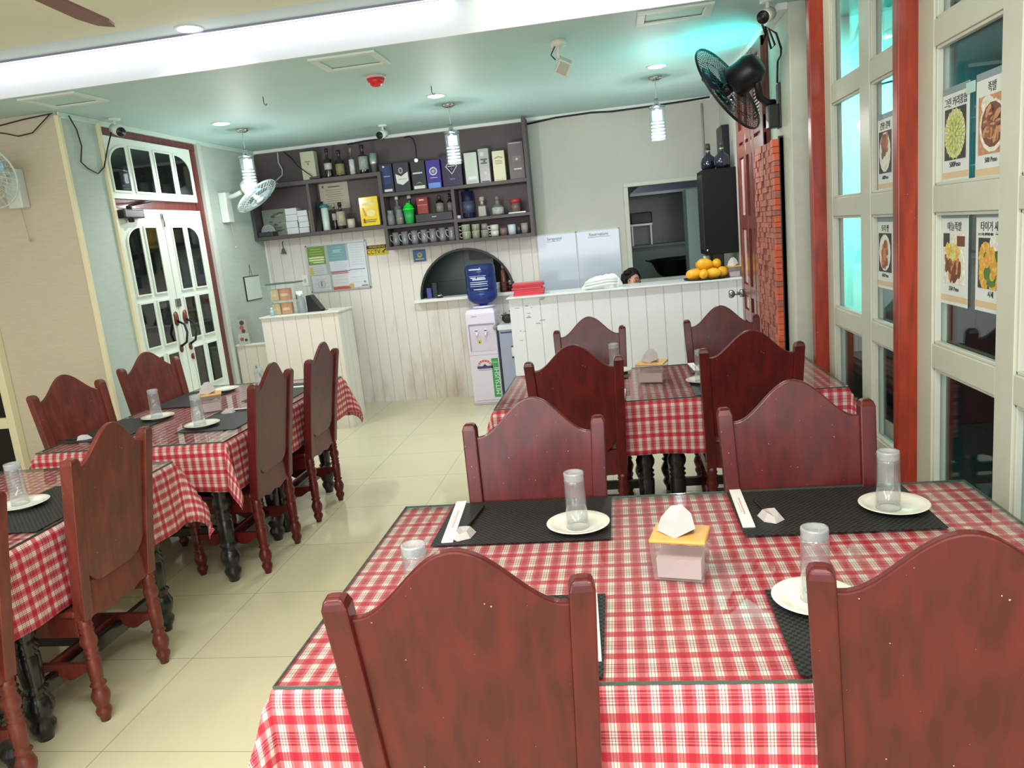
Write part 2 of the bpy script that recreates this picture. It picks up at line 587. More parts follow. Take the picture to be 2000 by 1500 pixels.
# back wall with the arched hatch and the kitchen opening
b = MB()
A0, A1, AC, AR, AB = -2.075, -1.065, -1.57, 0.505, 1.075
KX0, KX1, KZ = 0.152, 0.93, 1.995
BX = -0.79
def bw(x0, x1, z0, z1):
    if x0 < BX < x1:
        bw(x0, BX, z0, z1)
        bw(BX, x1, z0, z1)
        return
    b.box(x0, x1, 7.9, 8.0, z0, z1, 0 if x1 <= BX else 1)
bw(-3.9, 1.2, 0, AB)
bw(-3.9, A0, AB, 1.62)
bw(A1, KX0, AB, 1.62)
bw(-3.9, KX0, 1.62, KZ)
bw(KX1, 1.2, AB, KZ)
bw(-3.9, 1.2, KZ, 2.9)
arc = [(AC-AR*math.cos(PI*i/24), AB+0.49*math.sin(PI*i/24)) for i in range(25)]
for i in range(24):
    p, q = arc[i], arc[i+1]
    b.prism([(p[0], p[1]), (q[0], q[1]), (q[0], 1.62), (p[0], 1.62)], 7.9, 8.0)
struct(b.build('wall_back', [M_plank, M_backwall]))
# black lining of the arch, shelf under it
b = MB()
for i in range(24):
    p, q = arc[i], arc[i+1]
    k = lambda t: (AC+(t[0]-AC)*0.955, AB+(t[1]-AB)*0.955)
    b.prism([p, q, k(q), k(p)], 7.885, 8.06)
struct(b.build('trim_2', M_black))
struct(MB().box(-2.12, -0.98, 7.80, 8.06, 1.045, 1.077).build('trim_3', M_white, bevel=0.004))
# kitchen opening frame
struct(MB().box(KX0-0.045, KX0, 7.87, 8.02, 1.0, KZ).box(KX0-0.045, KX1+0.045, 7.87, 8.02, KZ+0.0005, KZ+0.04).box(KX1, KX1+0.045, 7.87, 8.02, 1.0, KZ).build('trim_4', mat('opening_frame', (206, 208, 196), 0.4), bevel=0.004))
# cornices
struct(MB().box(-3.70, 1.05, 7.865, 7.9, 2.728, 2.76).build('trim_5', M_white, bevel=0.004))
struct(MB().box(-3.70, -3.66, 5.38, 7.9, 2.722, 2.76).box(-3.66, -3.645, 4.97, 5.38, 2.722, 2.76).build('trim_6', mat('mint_trim', (206, 226, 214), 0.4), bevel=0.004))
struct(MB().box(0.975, 1.03, 4.73, 7.9, 2.722, 2.76).build('trim_7', M_white, bevel=0.004))
struct(MB().box(-3.675, -3.645, 4.955, 4.985, 0, 2.735).build('trim_8', M_cream, bevel=0.003))
struct(MB().box(-3.69, -3.635, 5.355, 5.385, 0, 2.735).build('trim_9', M_cream, bevel=0.003))
struct(MB().box(-3.70, -3.655, 6.735, 6.80, 0, 2.735).build('trim_10', mat('grey_trim', (196, 204, 196), 0.45), bevel=0.003))
struct(MB().box(-3.72, -3.68, 7.895, 7.87, 0, 1.85).build('trim_11', M_white))

# left double door with transom: front faces +x, local x runs along +y of the room
t = MB()
D0, D1, DT, TT = 5.39, 6.60, 2.135, 2.66
# brown frame
t.box(0, D1-D0+0.13, -0.018, 0.03, TT+0.001, TT+0.06)
t.box(D1-D0+0.015, D1-D0+0.13, -0.015, 0.03, 0, TT)
t.box(0, D1-D0+0.014, -0.012, 0.03, DT, DT+0.07)
door = t.build('door_1', M_jamb, loc=(-3.70, D0, 0), rz=PI/2, bevel=0.004)
struct(door)
def arch_top(x0, x1, z0, z1, side, drop):
    """one pane outline whose outer top corner is rounded off"""
    pts = [(x0, z0), (x1, z0)]
    n = 8
    if side > 0:
        for i in range(n+1):
            a = PI/2*i/n
            pts.append((x1-(x1-x0)*(1-math.cos(a)), z1-drop+drop*math.sin(a)))
        pts.append((x0, z1))
    elif side < 0:
        pts.append((x1, z1))
        for i in range(n+1):
            a = PI/2*(1-i/n)
            pts.append((x0+(x1-x0)*(1-math.cos(a)), z1-drop+drop*math.sin(a)))
    else:
        pts += [(x1, z1), (x0, z1)]
    return pts
W = D1-D0
fr = MB()
pn = MB()
# transom: white board carrying four dark panes
fr.box(0.0, W, -0.035, -0.002, DT+0.07, TT)
for i, (x0, x1, sd) in enumerate([(0.06, 0.26, -1), (0.33, 0.58, 0), (0.65, 0.87, 0), (0.94, 1.15, 1)]):
    pn.prism(arch_top(x0, x1, DT+0.13, TT-0.07, sd, 0.13), -0.040, -0.036)
    o = MB()
    pl = arch_top(x0-0.014, x1+0.014, DT+0.116, TT-0.056, sd, 0.13)
    pi_ = arch_top(x0, x1, DT+0.13, TT-0.07, sd, 0.13)
    n = len(pl)
    for j in range(n):
        k = (j+1) % n
        fr.prism([pl[j], pl[k], pi_[k], pi_[j]], -0.045, -0.03)
for s in (0, 1):
    x0 = 0.0 if s == 0 else W/2+0.004
    x1 = W/2-0.004 if s == 0 else W
    fr.box(x0, x1, -0.04, -0.002, 0.02, DT-0.005)
    cols = [(x0+0.085, x0+0.255), (x0+0.325, x0+0.475)] if s == 0 else [(x0+0.10, x0+0.255), (x0+0.325, x0+0.49)]
    for r, (z0, z1) in enumerate([(0.18, 0.56), (0.63, 0.97), (1.06, 1.40), (1.475, 1.985)]):
        for c, (a, e) in enumerate(cols):
            sd = 0
            if r == 3:
                sd = -1 if (s == 0 and c == 0) else 1 if (s == 1 and c == 1) else 0
            pi_ = arch_top(a, e, z0, z1, sd, 0.12)
            pl = arch_top(a-0.013, e+0.013, z0-0.013, z1+0.013, sd, 0.12)
            pn.prism(pi_, -0.046, -0.041)
            n = len(pl)
            for j in range(n):
                k = (j+1) % n
                fr.prism([pl[j], pl[k], pi_[k], pi_[j]], -0.052, -0.035)
struct(fr.build('door_frame', M_doorwhite, door))
struct(pn.build('pane', M_darkpane, door))
for k, xx in enumerate((W/2-0.07, W/2+0.07)):
    h = MB().tube([(xx, -0.05, 1.22), (xx+0.01, -0.10, 1.19), (xx, -0.12, 1.12), (xx, -0.10, 1.04), (xx, -0.05, 1.01)], 0.010, 8)
    h.lathe([(0, 0), (0.034, 0.0), (0.036, 0.008), (0, 0.014)], 16, (xx, -0.04, 1.24), Matrix.Rotation(PI/2, 3, 'X'), 1, sx=1, sy=1.7)
    h.lathe([(0, 0), (0.022, 0.0), (0.024, 0.008), (0, 0.012)], 16, (xx, -0.04, 0.99), Matrix.Rotation(PI/2, 3, 'X'), 1, sx=1, sy=1.4)
    if k:
        h.lathe([(0, 0), (0.024, 0.0), (0.026, 0.008), (0, 0.012)], 16, (xx+0.01, -0.04, 0.90), Matrix.Rotation(PI/2, 3, 'X'), 1)
    o = h.build('door_handle', [M_black, mat('brown_escutcheon', (110, 52, 46), 0.35)], door)
o = MB().box(W/2-0.035, W/2+0.035, -0.05, -0.04, 1.335, 1.40).build('lock_plate', M_steel, door)
# door closer
cl = thing('door_closer', 'black door closer with lever arm above the white double door', 'door closer', (-3.70, 5.47, 2.10), PI/2)
MB().box(-0.05, 0.20, -0.10, -0.035, -0.045, 0.02).cyl((0.06, -0.07, -0.075), (0.06, -0.07, 0.05), 0.022).build('body', M_black, cl, bevel=0.008)
MB().tube([(0.06, -0.07, 0.05), (0.20, -0.16, 0.075), (0.42, -0.04, 0.10)], 0.009).build('arm', M_black, cl)
bl = MB().tube([(W/2-0.01, -0.055, 2.09), (W/2-0.01, -0.055, 1.99)], 0.007).box(W/2-0.022, W/2+0.002, -0.052, -0.042, 2.10, 2.06).build('door_bolt', M_steel, door)

# dark cream-framed door in the beige wall at far left
g = MB().box(-5.25, -4.455, 4.93, 4.968, 0, 1.95)
o = struct(g.build('door_2', M_dark))
fr = MB().box(-4.50, -4.44, 4.905, 4.968, 0, 1.42).box(-5.25, -4.501, 4.905, 4.968, 0.62, 0.70).box(-5.25, -4.44, 4.905, 4.968, 1.4205, 1.48)
struct(fr.build('door_frame', M_cream, o, bevel=0.004))

# ------------------------------------------------------------------ window wall on the right (front faces -x; local x runs toward the camera)
WX = 1.15
def window(name, y0, y1, panes, nrz):
    """y0 far edge, y1 near edge in room y; panes: list of (far, near)"""
    H = 2.90
    root = struct(MB().box(0, y0-y1, 0, 0.05, 0, 0.42).build(name, M_winwhite, loc=(WX, y0, 0), rz=-PI/2))
    fr = MB()
    xs = [0]
    for a, c in panes:
        fr.box(xs[-1], y0-a, 0, 0.055, 0.42, H)
        xs.append(y0-c)
    fr.box(xs[-1], y0-y1, 0, 0.055, 0.42, H)
    zs = [(0.42, 0.54), (1.0, 1.092), (1.578, 1.672), (2.15, 2.238), (2.74, H)]
    for z0, z1 in zs:
        for a, c in panes:
            fr.box(y0-a, y0-c, 0.001, 0.054, z0, z1)
    # glazing beads
    for z0, z1 in ((0.54, 1.0), (1.092, 1.578), (1.672, 2.15), (2.238, 2.74)):
        for a, c in panes:
            x0, x1 = y0-a, y0-c
            for q in ((x0, x0+0.012, z0, z1), (x1-0.012, x1, z0, z1), (x0, x1, z0, z0+0.012), (x0, x1, z1-0.012, z1)):
                fr.box(q[0], q[1], 0.008, 0.03, q[2], q[3])
    struct(fr.build('window_frame', M_winwhite, root, bevel=0.003))
    for z0, z1 in ((0.54, 1.0), (1.092, 1.578), (1.672, 2.15), (2.238, 2.74)):
        for a, c in panes:
            struct(MB().box(y0-a, y0-c, 0.030, 0.034, z0, z1).build('pane', M_pane, root))
    return root
window('window_1', 4.49, 3.235, [(4.367, 3.89), (3.75, 3.275)], 4)
window('window_2', 3.19, 1.84, [(3.045, 2.55), (2.435, 1.94)], 4)
window('window_3', 1.76, 0.40, [(1.62, 1.13), (1.01, 0.52)], 4)
for i, (ya, yb) in enumerate(((4.48, 4.55), (3.184, 3.243), (1.76, 1.83))):
    struct(MB().box(1.078, 1.20, ya, yb, 0, 2.95).build('trim_%d' % (12+i), M_post, bevel=0.005))
struct(MB().box(WX, 1.24, -2.6, 0.40, 0, 3.05).build('wall_right_near', M_winwhite))
struct(MB().box(WX, 1.20, 0.40, 4.6, 2.90, 3.05).build('wall_right_top', M_winwhite))
struct(MB().box(1.03, 1.20, 4.73, 5.32, 0, 2.76).build('wall_right_column', wallpaper('grey_column', (206, 212, 198), (4, 4, 4)), bevel=0.006))
struct(MB().box(1.06, 1.20, 5.32, 8.0, 0, 2.9).build('wall_right', M_backwall))

# brown door with transom in the right wall
d3 = struct(MB().box(0, 1.10, 0, 0.055, 0, 2.74).build('door_3', M_doorbrown, loc=(1.005, 6.42, 0), rz=-PI/2))
f = MB()
for x in (0, 0.30, 0.53, 0.66, 1.0):
    f.box(x, x+0.10, -0.022, 0.001, 0, 2.74)
for z in (0.0, 0.80, 1.0, 1.52, 2.05, 2.16, 2.66):
    f.box(0, 1.10, -0.020, 0.001, z, z+0.09)
struct(f.build('door_frame', M_doorbrown, d3, bevel=0.004))
pm = MB()
for x0, x1 in ((0.11, 0.29), (0.545, 0.648)):
    for z0, z1 in ((0.90, 0.99), (1.10, 1.51), (1.62, 2.04)):
        pm.box(x0, x1, -0.008, -0.002, z0, z1)
struct(pm.build('pane', mat('pane_reflection_pale', (226, 196, 190), 0.18, coat=0.5), d3))  # pale colour stands in for light reflected in the panes
lv = MB()
for i in range(16):
    z = 2.27+i*0.024
    for x0, x1 in ((0.54, 0.65), (0.78, 0.98)):
        lv.add([(x0, -0.018, z), (x1, -0.018, z), (x1, -0.002, z+0.016), (x0, -0.002, z+0.016), (x0, -0.014, z-0.003), (x1, -0.014, z-0.003), (x1, 0.002, z+0.013), (x0, 0.002, z+0.013)],
               [(0, 1, 2, 3), (7, 6, 5, 4), (0, 4, 5, 1), (1, 5, 6, 2), (2, 6, 7, 3), (3, 7, 4, 0)])
struct(lv.build('louvre', mat('louvre_white', (236, 240, 236), 0.3), d3))
k = MB().cyl((0.06, -0.02, 1.01), (0.06, -0.05, 1.01), 0.032, n=18).cyl((0.06, -0.05, 1.01), (0.06, -0.10, 1.01), 0.014).lathe([(0.014, 0), (0.030, 0.012), (0.034, 0.03), (0.028, 0.046), (0, 0.05)], 18, (0.06, -0.09, 1.01), Matrix.Rotation(PI/2, 3, 'X'))
k.build('door_knob', M_steel, d3)

# brick-faced panel leaning flat on the column
bp_ = thing('brick_panel', 'tall panel faced with small red brick pieces beside the brown door', 'brick panel', (1.026, 5.64, 0), -PI/2)
MB().box(0, 0.70, -0.018, 0, 0.0, 2.06).box(0.674, 0.70, -0.024, 0, 0.0, 2.07).build('backing_board', mat('dark_backing', (40, 38, 40), 0.6), bp_)
bm_ = MB()
z = 0.02
row = 0
while z < 2.05:
    h = random.uniform(0.030, 0.046)
    x = 0.0
    while x < 0.625:
        wd = random.uniform(0.035, 0.095)
        x1 = min(x+wd, 0.628)
        if x1-x > 0.012:
            d = random.uniform(0.040, 0.056)
            bm_.box(x+0.0015, x1-0.0015, -d, -0.016, z+0.001, min(z+h-0.001, 2.055), 0)
        x = x1
    d = random.uniform(0.052, 0.062)
    bm_.box(0.632, 0.699, -d, -0.0245, z+0.0015, min(z+h-0.0015, 2.06), 1 if random.random() < 0.8 else 0)
    z += h
    row += 1
bm_.build('brick_facing', [M_brick, M_brick_or], bp_)

# ------------------------------------------------------------------ the next room, seen through the windows
struct(MB().box(1.2, 4.4, -1.5, 6.2, -0.06, 0).build('floor_next_room', M_nextdark))
struct(MB().box(1.2, 4.4, -1.5, 6.3, 2.95, 3.05).build('ceiling_next_room', mat('next_room_ceiling', (120, 170, 170), 0.6)))
struct(MB().box(1.2, 2.42, 6.2, 6.3, 0, 2.95).build('wall_next_room_end', M_cyanwall))
struct(MB().box(2.42, 4.4, 6.2, 6.3, 0, 2.95).build('wall_next_room_dark', M_teal))
struct(MB().box(4.3, 4.4, -1.5, 6.2, 0, 2.95).build('wall_next_room_side', M_teal))
struct(MB().box(1.2, 2.02, 6.15, 6.2, 0, 0.80).build('wall_next_room_wainscot', M_brownpanel))
struct(MB().box(2.0, 2.06, 6.19, 6.2, 1.7, 2.95).build('trim_20', M_white))
wl = tag(MB().box(1.98, 3.2, 5.7, 6.19, 0, 1.62).build('tall_cabinet', M_nextdark, bevel=0.006), 'dark tall cabinet in the next room behind the menu windows', 'cabinet')
sw = thing('light_switch', 'grey light switch plate on the cyan lit wall behind the window', 'switch', (1.675, 6.198, 1.93))
MB().box(-0.035, 0.035, -0.008, 0, -0.06, 0.06).build('plate', mat('switch_grey', (110, 130, 132), 0.4), sw, bevel=0.003)
MB().box(-0.012, 0.012, -0.013, -0.008, -0.03, 0.03).build('rocker', M_white, sw)
o = tag(MB().tube([(1.52, 6.19, 2.42), (1.85, 6.185, 2.44), (2.3, 6.185, 2.50)], 0.006).build('wall_cable', M_wire), 'thin dark cable across the cyan lit wall behind the window', 'cable')
lamp = thing('hanging_lamp', 'blue globe lamp hanging in the teal room behind the menu window', 'lamp', (2.62, 5.2, 2.95))
MB().tube([(0, 0, 0), (0, 0, -0.42)], 0.006).build('cord', M_wire, lamp)
MB().ell((0, 0, -0.55), 0.15, 0.15, 0.13).build('shade', mat('blue_globe', (40, 140, 235), 0.25, emit=0.5), lamp)

# ------------------------------------------------------------------ kitchen behind the back wall
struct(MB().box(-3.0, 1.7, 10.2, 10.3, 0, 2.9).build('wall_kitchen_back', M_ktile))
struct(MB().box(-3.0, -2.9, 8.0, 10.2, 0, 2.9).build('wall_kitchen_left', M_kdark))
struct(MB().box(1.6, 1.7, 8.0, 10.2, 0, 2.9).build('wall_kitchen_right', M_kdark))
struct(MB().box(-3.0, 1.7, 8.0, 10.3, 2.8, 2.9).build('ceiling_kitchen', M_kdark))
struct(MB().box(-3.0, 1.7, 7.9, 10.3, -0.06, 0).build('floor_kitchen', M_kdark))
# ------------------------------------------------------------------ chairs
LEG = [(0.0, 0.0), (0.017, 0.0), (0.019, 0.016), (0.027, 0.032), (0.029, 0.046), (0.022, 0.060), (0.027, 0.072), (0.033, 0.092), (0.034, 0.108), (0.027, 0.128), (0.021, 0.142),
       (0.030, 0.152), (0.021, 0.162), (0.024, 0.172), (0.026, 0.21), (0.027, 0.255), (0.022, 0.263), (0.029, 0.272), (0.022, 0.281), (0.029, 0.290), (0.022, 0.299),
       (0.030, 0.318), (0.031, 0.335), (0.022, 0.362), (0.028, 0.372), (0.022, 0.381), (0.028, 0.390), (0.023, 0.398), (0.026, 0.42)]
def turned(k=1.0, h=1.0):
    return [(r*k, z*h) for r, z in LEG]
def lean(z):
    return -0.100*max(0.0, (z-0.40)/0.635)**1.15
def px_(z):
    return 0.196+0.022*max(0.0, (z-0.40)/0.635)
def make_chair(label, M):
    t = thing('dining_chair', label, 'chair')
    for s in (-1, 1):
        # rear post: square, leaning back, rounded top
        p = MB()
        zs = [0.415, 0.55, 0.70, 0.85, 0.97, 1.015, 1.030, 1.036]
        ins = [0, 0, 0, 0, 0, 0, 0.005, 0.013]
        vs = []
        for z, i in zip(zs, ins):
            cx, cy, h = s*px_(z), lean(z), 0.0235-i
            vs += [(cx-h, cy-h-0.001, z), (cx+h, cy-h-0.001, z), (cx+h, cy+h, z), (cx-h, cy+h, z)]
        fs = [(0, 3, 2, 1)]
        L = len(zs)
        for j in range(L-1):
            for q in range(4):
                fs.append((j*4+q, j*4+(q+1) % 4, j*4+4+(q+1) % 4, j*4+4+q))
        fs.append(tuple((L-1)*4+q for q in range(4)))
        p.add(vs, fs)
        p.build('back_post', M, t, bevel=0.004)
        MB().lathe(turned(), 16, (s*0.196, 0, 0)).build('leg', M, t)
        MB().lathe(turned(1.0, 0.90), 16, (s*0.190, 0.38, 0)).box(s*0.190-0.024, s*0.190+0.024, 0.356, 0.404, 0.375, 0.43).build('leg', M, t)
    # shaped back panel
    n = 40
    top, bot, y = [], [], []
    for i in range(n+1):
        q = -1+2*i/n
        a = abs(q)
        zt = 0.988+0.122*(0.5*(1+math.cos(PI*min(1, a*1.06))))**0.92 if a < 0.94 else 0.988
        zb = 0.528+0.074*max(0.0, (a-0.50)/0.50)**2.0
        top.append((q, zt))
        bot.append((q, zb))
    b = MB()
    vs, fs = [], []
    R = 7
    for side in (0, 1):
        for i in range(n+1):
            for j in range(R+1):
                z = bot[i][1]+(top[i][1]-bot[i][1])*j/R
                hw = px_(z)-0.020
                vs.append((bot[i][0]*hw, lean(z)+(-0.012 if side == 0 else 0.010), z))
    st = (n+1)*(R+1)
    for i in range(n):
        for j in range(R):
            a = i*(R+1)+j
            fs.append((a, a+R+1, a+R+2, a+1))
            fs.append((st+a, st+a+1, st+a+R+2, st+a+R+1))
        a, c = i*(R+1)+R, (i+1)*(R+1)+R
        fs.append((a, c, st+c, st+a))
        a, c = i*(R+1), (i+1)*(R+1)
        fs.append((c, a, st+a, st+c))
    for i in (0, n):
        for j in range(R):
            a = i*(R+1)+j
            fs.append((a, a+1, st+a+1, st+a))
    b.add(vs, fs)
    b.build('backrest', M, t, bevel=0.004)
    # lower rail with a cupid's-bow edge
    pts = [(-0.176, 0.542), (0.176, 0.542)]
    for i in range(21):
        q = 1-2*i/20
        pts.append((q*0.176, 0.402+0.020*max(0.0, (abs(q)-0.55)/0.45)**1.5+0.006*math.cos(q*PI*3)))
    MB().prism(pts, -0.016, 0.012).build('lower_rail', M, t, bevel=0.003)
    # seat and frame
    MB().box(-0.225, 0.225, 0.012, 0.425, 0.432, 0.456).build('seat', M, t, bevel=0.007)
    MB().box(-0.214, -0.180, 0.02, 0.36, 0.350, 0.431).box(0.180, 0.214, 0.02, 0.36, 0.350, 0.431).box(-0.17, 0.17, 0.372, 0.396, 0.365, 0.431).build('seat_frame', M, t, bevel=0.003)
    # stretchers: shaped boards at both sides, one across
    def board(x):
        pts = [(0.02, 0.235), (0.36, 0.235)]
        for i in range(17):
            q = 1-i/16
            pts.append((0.02+0.34*q, 0.188+0.018*math.cos((q-0.5)*4*PI)))
        return MB().prism(pts, x-0.010, x+0.010, 'yz')
    for s in (-1, 1):
        board(s*0.193).build('stretcher', M, t, bevel=0.002)
    MB().box(-0.183, 0.183, 0.185, 0.205, 0.192, 0.232).build('stretcher', M, t, bevel=0.003)
    return t

CH = 'carved-top dining chairs around the plaid tables'
proto = make_chair('', M_chair)
proto_w = make_chair('', M_chair_or)
used = set()
def chair(cx, cy, face, label, warm=False, sc=1.0):
    """cx, cy: where the rear legs stand; face: direction the sitter looks"""
    p = proto_w if warm else proto
    rz = math.atan2(-face[0], face[1])
    if id(p) in used:
        o = dup(p, (cx, cy, 0), rz, label, CH)
    else:
        used.add(id(p))
        o = p
        o.location = (cx, cy, 0)
        o.rotation_euler.z = rz
        o['label'] = label
        o['group'] = CH
    o.scale = (sc, sc, sc)
    return o
chair(-0.332, 1.335, (-0.10, 0.99), 'dark red wooden chair nearest the viewer, before the left half of the near table', sc=1.014)
chair(0.541, 1.325, (0.20, 0.98), 'large brown-lit chair back cut by the lower right corner of the photo', sc=1.014)
chair(-0.320, 2.388, (0.0, -1), 'purple-red chair behind the left mat with spoon on the near table')
chair(0.525, 2.380, (0.0, -1), 'dark red chair behind the right black mat of the near table, beside the red post')
chair(-0.245, 3.745, (0.0, 1), 'dark maroon chair at the near side of the middle table, its left one')
chair(0.590, 3.765, (0.0, 1), 'darkest maroon chair at the near side of the middle table, its right one')
chair(-0.212, 4.860, (0.0, -1), 'red chair at the far left of the middle table, against the white counter boards', sc=0.975)
chair(0.622, 4.870, (0.0, -1), 'plain red chair at the far right of the middle table, next to the brick panel', sc=0.975)
chair(-2.040, 2.560, (-1, 0), 'tall reddish-brown chair seen from behind at the near left plaid table', True)
chair(-1.972, 3.820, (-1, 0), 'chair with flaked post, nearer of two on the aisle side of the far left table')
chair(-1.972, 4.550, (-1, 0), 'darker chair, farther of two on the aisle side of the far left table')
chair(-3.125, 3.962, (0.45, -0.12), 'brown chair against the beige wall at the far left table', True)
chair(-3.140, 4.782, (0.41, -0.14), 'orange-red chair in front of the white double door', True)
chair(-2.040, 1.790, (-1, 0), 'chair of which one post and leg show at the lower left edge', True)

# ------------------------------------------------------------------ tables
TZ = 0.775
def half_table(x0, x1, y0, y1, label, iy=0.065):
    t = thing('dining_table', label, 'table', ((x0+x1)/2, (y0+y1)/2, 0), 0, 'black turned-leg tables under plaid cloths')
    hx, hy = (x1-x0)/2, (y1-y0)/2
    MB().box(-hx, hx, -hy, hy, 0.735, 0.762).build('tabletop', M_blackwood, t, bevel=0.004)
    i = 0.05
    MB().box(-hx+i, hx-i, -hy+i*0.7, -hy+i*0.7+0.022, 0.64, 0.735).box(-hx+i, hx-i, hy-i-0.022, hy-i, 0.64, 0.735).box(-hx+i, -hx+i+0.022, -hy+i, hy-i, 0.64, 0.735).box(hx-i-0.022, hx-i, -hy+i, hy-i, 0.64, 0.735).build('apron', M_blackwood, t)
    for sx in (-1, 1):
        for sy in (-1, 1):
            cx, cy = sx*(hx-0.075), sy*(hy-iy)
            m = MB().lathe([(r*1.55, z) for r, z in turned(1, 1.32)], 16, (cx, cy, 0))
            m.box(cx-0.04, cx+0.04, cy-0.04, cy+0.04, 0.55, 0.735)
            m.build('leg', M_blackwood, t)
    for sx in (-1, 1):
        MB().box(sx*(hx-0.075)-0.014, sx*(hx-0.075)+0.014, -hy+0.065, hy-0.065, 0.15, 0.21).build('stretcher', M_blackwood, t, bevel=0.003)
    MB().box(-hx+0.075, hx-0.075, -0.014, 0.014, 0.155, 0.205).build('stretcher', M_blackwood, t, bevel=0.003)
    return t
def cloth(x0, x1, y0, y1, drop, label, seed, corner=1.0, d=None, sl=(1, 1, 1, 1)):
    """square cloth laid over the table; edges hang, corners fall in a cone"""
    d = d or (drop, drop, drop, drop)      # left, right, near, far overhang
    rnd = random.Random(seed)
    ph = [rnd.uniform(0, 6.28) for _ in range(8)]
    st = 0.026
    def axis(a, b, da, db):
        na = max(2, round(da/st))
        nm = max(2, round((b-a)/(st*2.2)))
        nb = max(2, round(db/st))
        return [a-da+da*i/na for i in range(na)]+[a+(b-a)*i/nm for i in range(nm)]+[b+db*i/nb for i in range(nb+1)]
    U, V = axis(x0, x1, d[0], d[1]), axis(y0, y1, d[2], d[3])
    top = TZ-0.0085
    vs, uv = [], []
    for v in V:
        for u in U:
            ex = (u-x1) if u > x1 else (u-x0) if u < x0 else 0.0
            ey = (v-y1) if v > y1 else (v-y0) if v < y0 else 0.0
            bx, by = min(max(u, x0), x1), min(max(v, y0), y1)
            r = math.hypot(ex, ey)
            if r < 1e-9:
                vs.append((u, v, top))
            else:
                cx, cy = ex/r, ey/r
                cf = 2*min(abs(cx), abs(cy))/(abs(cx)+abs(cy)) if r else 0
                al = u if abs(ey) > abs(ex) else v
                t = min(1, r/0.30)
                wave = 0.013*math.sin(al*15+ph[0])+0.009*math.sin(al*29+ph[1])
                side = (sl[1] if cx > 0 else sl[0])*abs(cx)+(sl[3] if cy > 0 else sl[2])*abs(cy)
                side /= abs(cx)+abs(cy)
                out = 0.010*min(1, r/0.03)+t*(side*(0.030+wave)+0.085*cf*corner)
                rr = r*(0.985-0.06*cf)
                bend = min(r, 0.012)
                z = top-max(0.0, rr-0.006)-0.002*min(1, r/0.01)
                z += 0.006*math.sin(al*9+ph[2])*t
                vs.append((bx+cx*out, by+cy*out, z))
            uv.append((u+ph[3]*0.01, v+ph[4]*0.01))
    nu, nv = len(U), len(V)
    fs = [(j*nu+i, j*nu+i+1, (j+1)*nu+i+1, (j+1)*nu+i) for j in range(nv-1) for i in range(nu-1)]
    m = MB()
    m.add(vs, fs, 0, True)
    m.uv = uv
    o = m.build('tablecloth', M_cloth)
    so = o.modifiers.new('thickness', 'SOLIDIFY')
    so.thickness = 0.0018
    so.offset = -1
    return tag(o, label, 'tablecloth', 'red plaid tablecloths')
def tabletop_glass(x0, x1, y0, y1, label):
    g = thing('glass_sheet', label, 'table glass', ((x0+x1)/2, (y0+y1)/2, TZ-0.008), 0, 'glass sheets on the tables')
    hx, hy = (x1-x0)/2, (y1-y0)/2
    MB().box(-hx+0.002, hx-0.002, -hy+0.002, hy-0.002, 0.0016, 0.008).build('sheet', M_tabglass, g)
    e = MB()
    for q in ((-hx, hx, -hy, -hy+0.002), (-hx, hx, hy-0.002, hy), (-hx, -hx+0.002, -hy+0.002, hy-0.002), (hx-0.002, hx, -hy+0.002, hy-0.002)):
        e.box(*q, 0.0016, 0.008)
    e.build('edge', M_tabedge, g)
    return g
# near table
half_table(-0.775, 0.110, 1.36, 2.415, 'black table under the left half of the near plaid cloth')
half_table(0.120, 1.010, 1.36, 2.415, 'black table under the right half of the near plaid cloth')
cloth(-0.778, 1.013, 1.357, 2.418, 0.31, 'red plaid cloth on the nearest table, in front of the windows', 3, d=(0.31, 0.13, 0.31, 0.30), sl=(1, 0.6, 0.18, 0.3))
tabletop_glass(-0.775, 1.010, 1.36, 2.415, 'clear glass sheet over the nearest plaid table')
# middle table
half_table(-0.686, 0.145, 3.80, 4.70, 'black table under the left half of the middle plaid cloth, left of the tissue box')
half_table(0.155, 1.060, 3.80, 4.70, 'black table under the right half of the middle plaid cloth, toward the red posts')
cloth(-0.689, 1.063, 3.797, 4.703, 0.28, 'red plaid cloth on the middle table in front of the white counter', 8, d=(0.30, 0.075, 0.285, 0.28), sl=(1, 0.3, 0.35, 0.4))
tabletop_glass(-0.686, 1.060, 3.80, 4.70, 'glass sheet over the middle table in front of the white counter')
# far left table
half_table(-3.07, -2.05, 3.50, 4.135, 'black table under the near half of the far left plaid cloth', 0.045)
half_table(-3.07, -2.05, 4.15, 5.00, 'black table under the far half of the far left plaid cloth, toward the reception desk')
cloth(-3.083, -2.017, 3.487, 5.203, 0.26, 'red plaid cloth on the far left table beside the double door', 21, d=(0.25, 0.27, 0.25, 0.30), corner=1.1, sl=(0.1, 0.12, 0.5, 1))
tabletop_glass(-3.08, -2.02, 3.49, 5.20, 'glass sheet over the far left table beside the double door')
# near left table
half_table(-3.19, -2.13, 1.45, 2.175, 'black table at the lower left edge of the photo')
half_table(-3.19, -2.13, 2.19, 3.10, 'black table behind the tall brown chair on the left')
cloth(-3.203, -2.107, 1.447, 3.183, 0.30, 'red plaid cloth on the near left table, its corner hanging by the tall brown chair', 31, d=(0.25, 0.30, 0.25, 0.33), corner=1.0, sl=(0.3, 0.35, 0.6, 1))
tabletop_glass(-3.20, -2.11, 1.45, 3.18, 'glass sheet over the near left table at the edge of the photo')

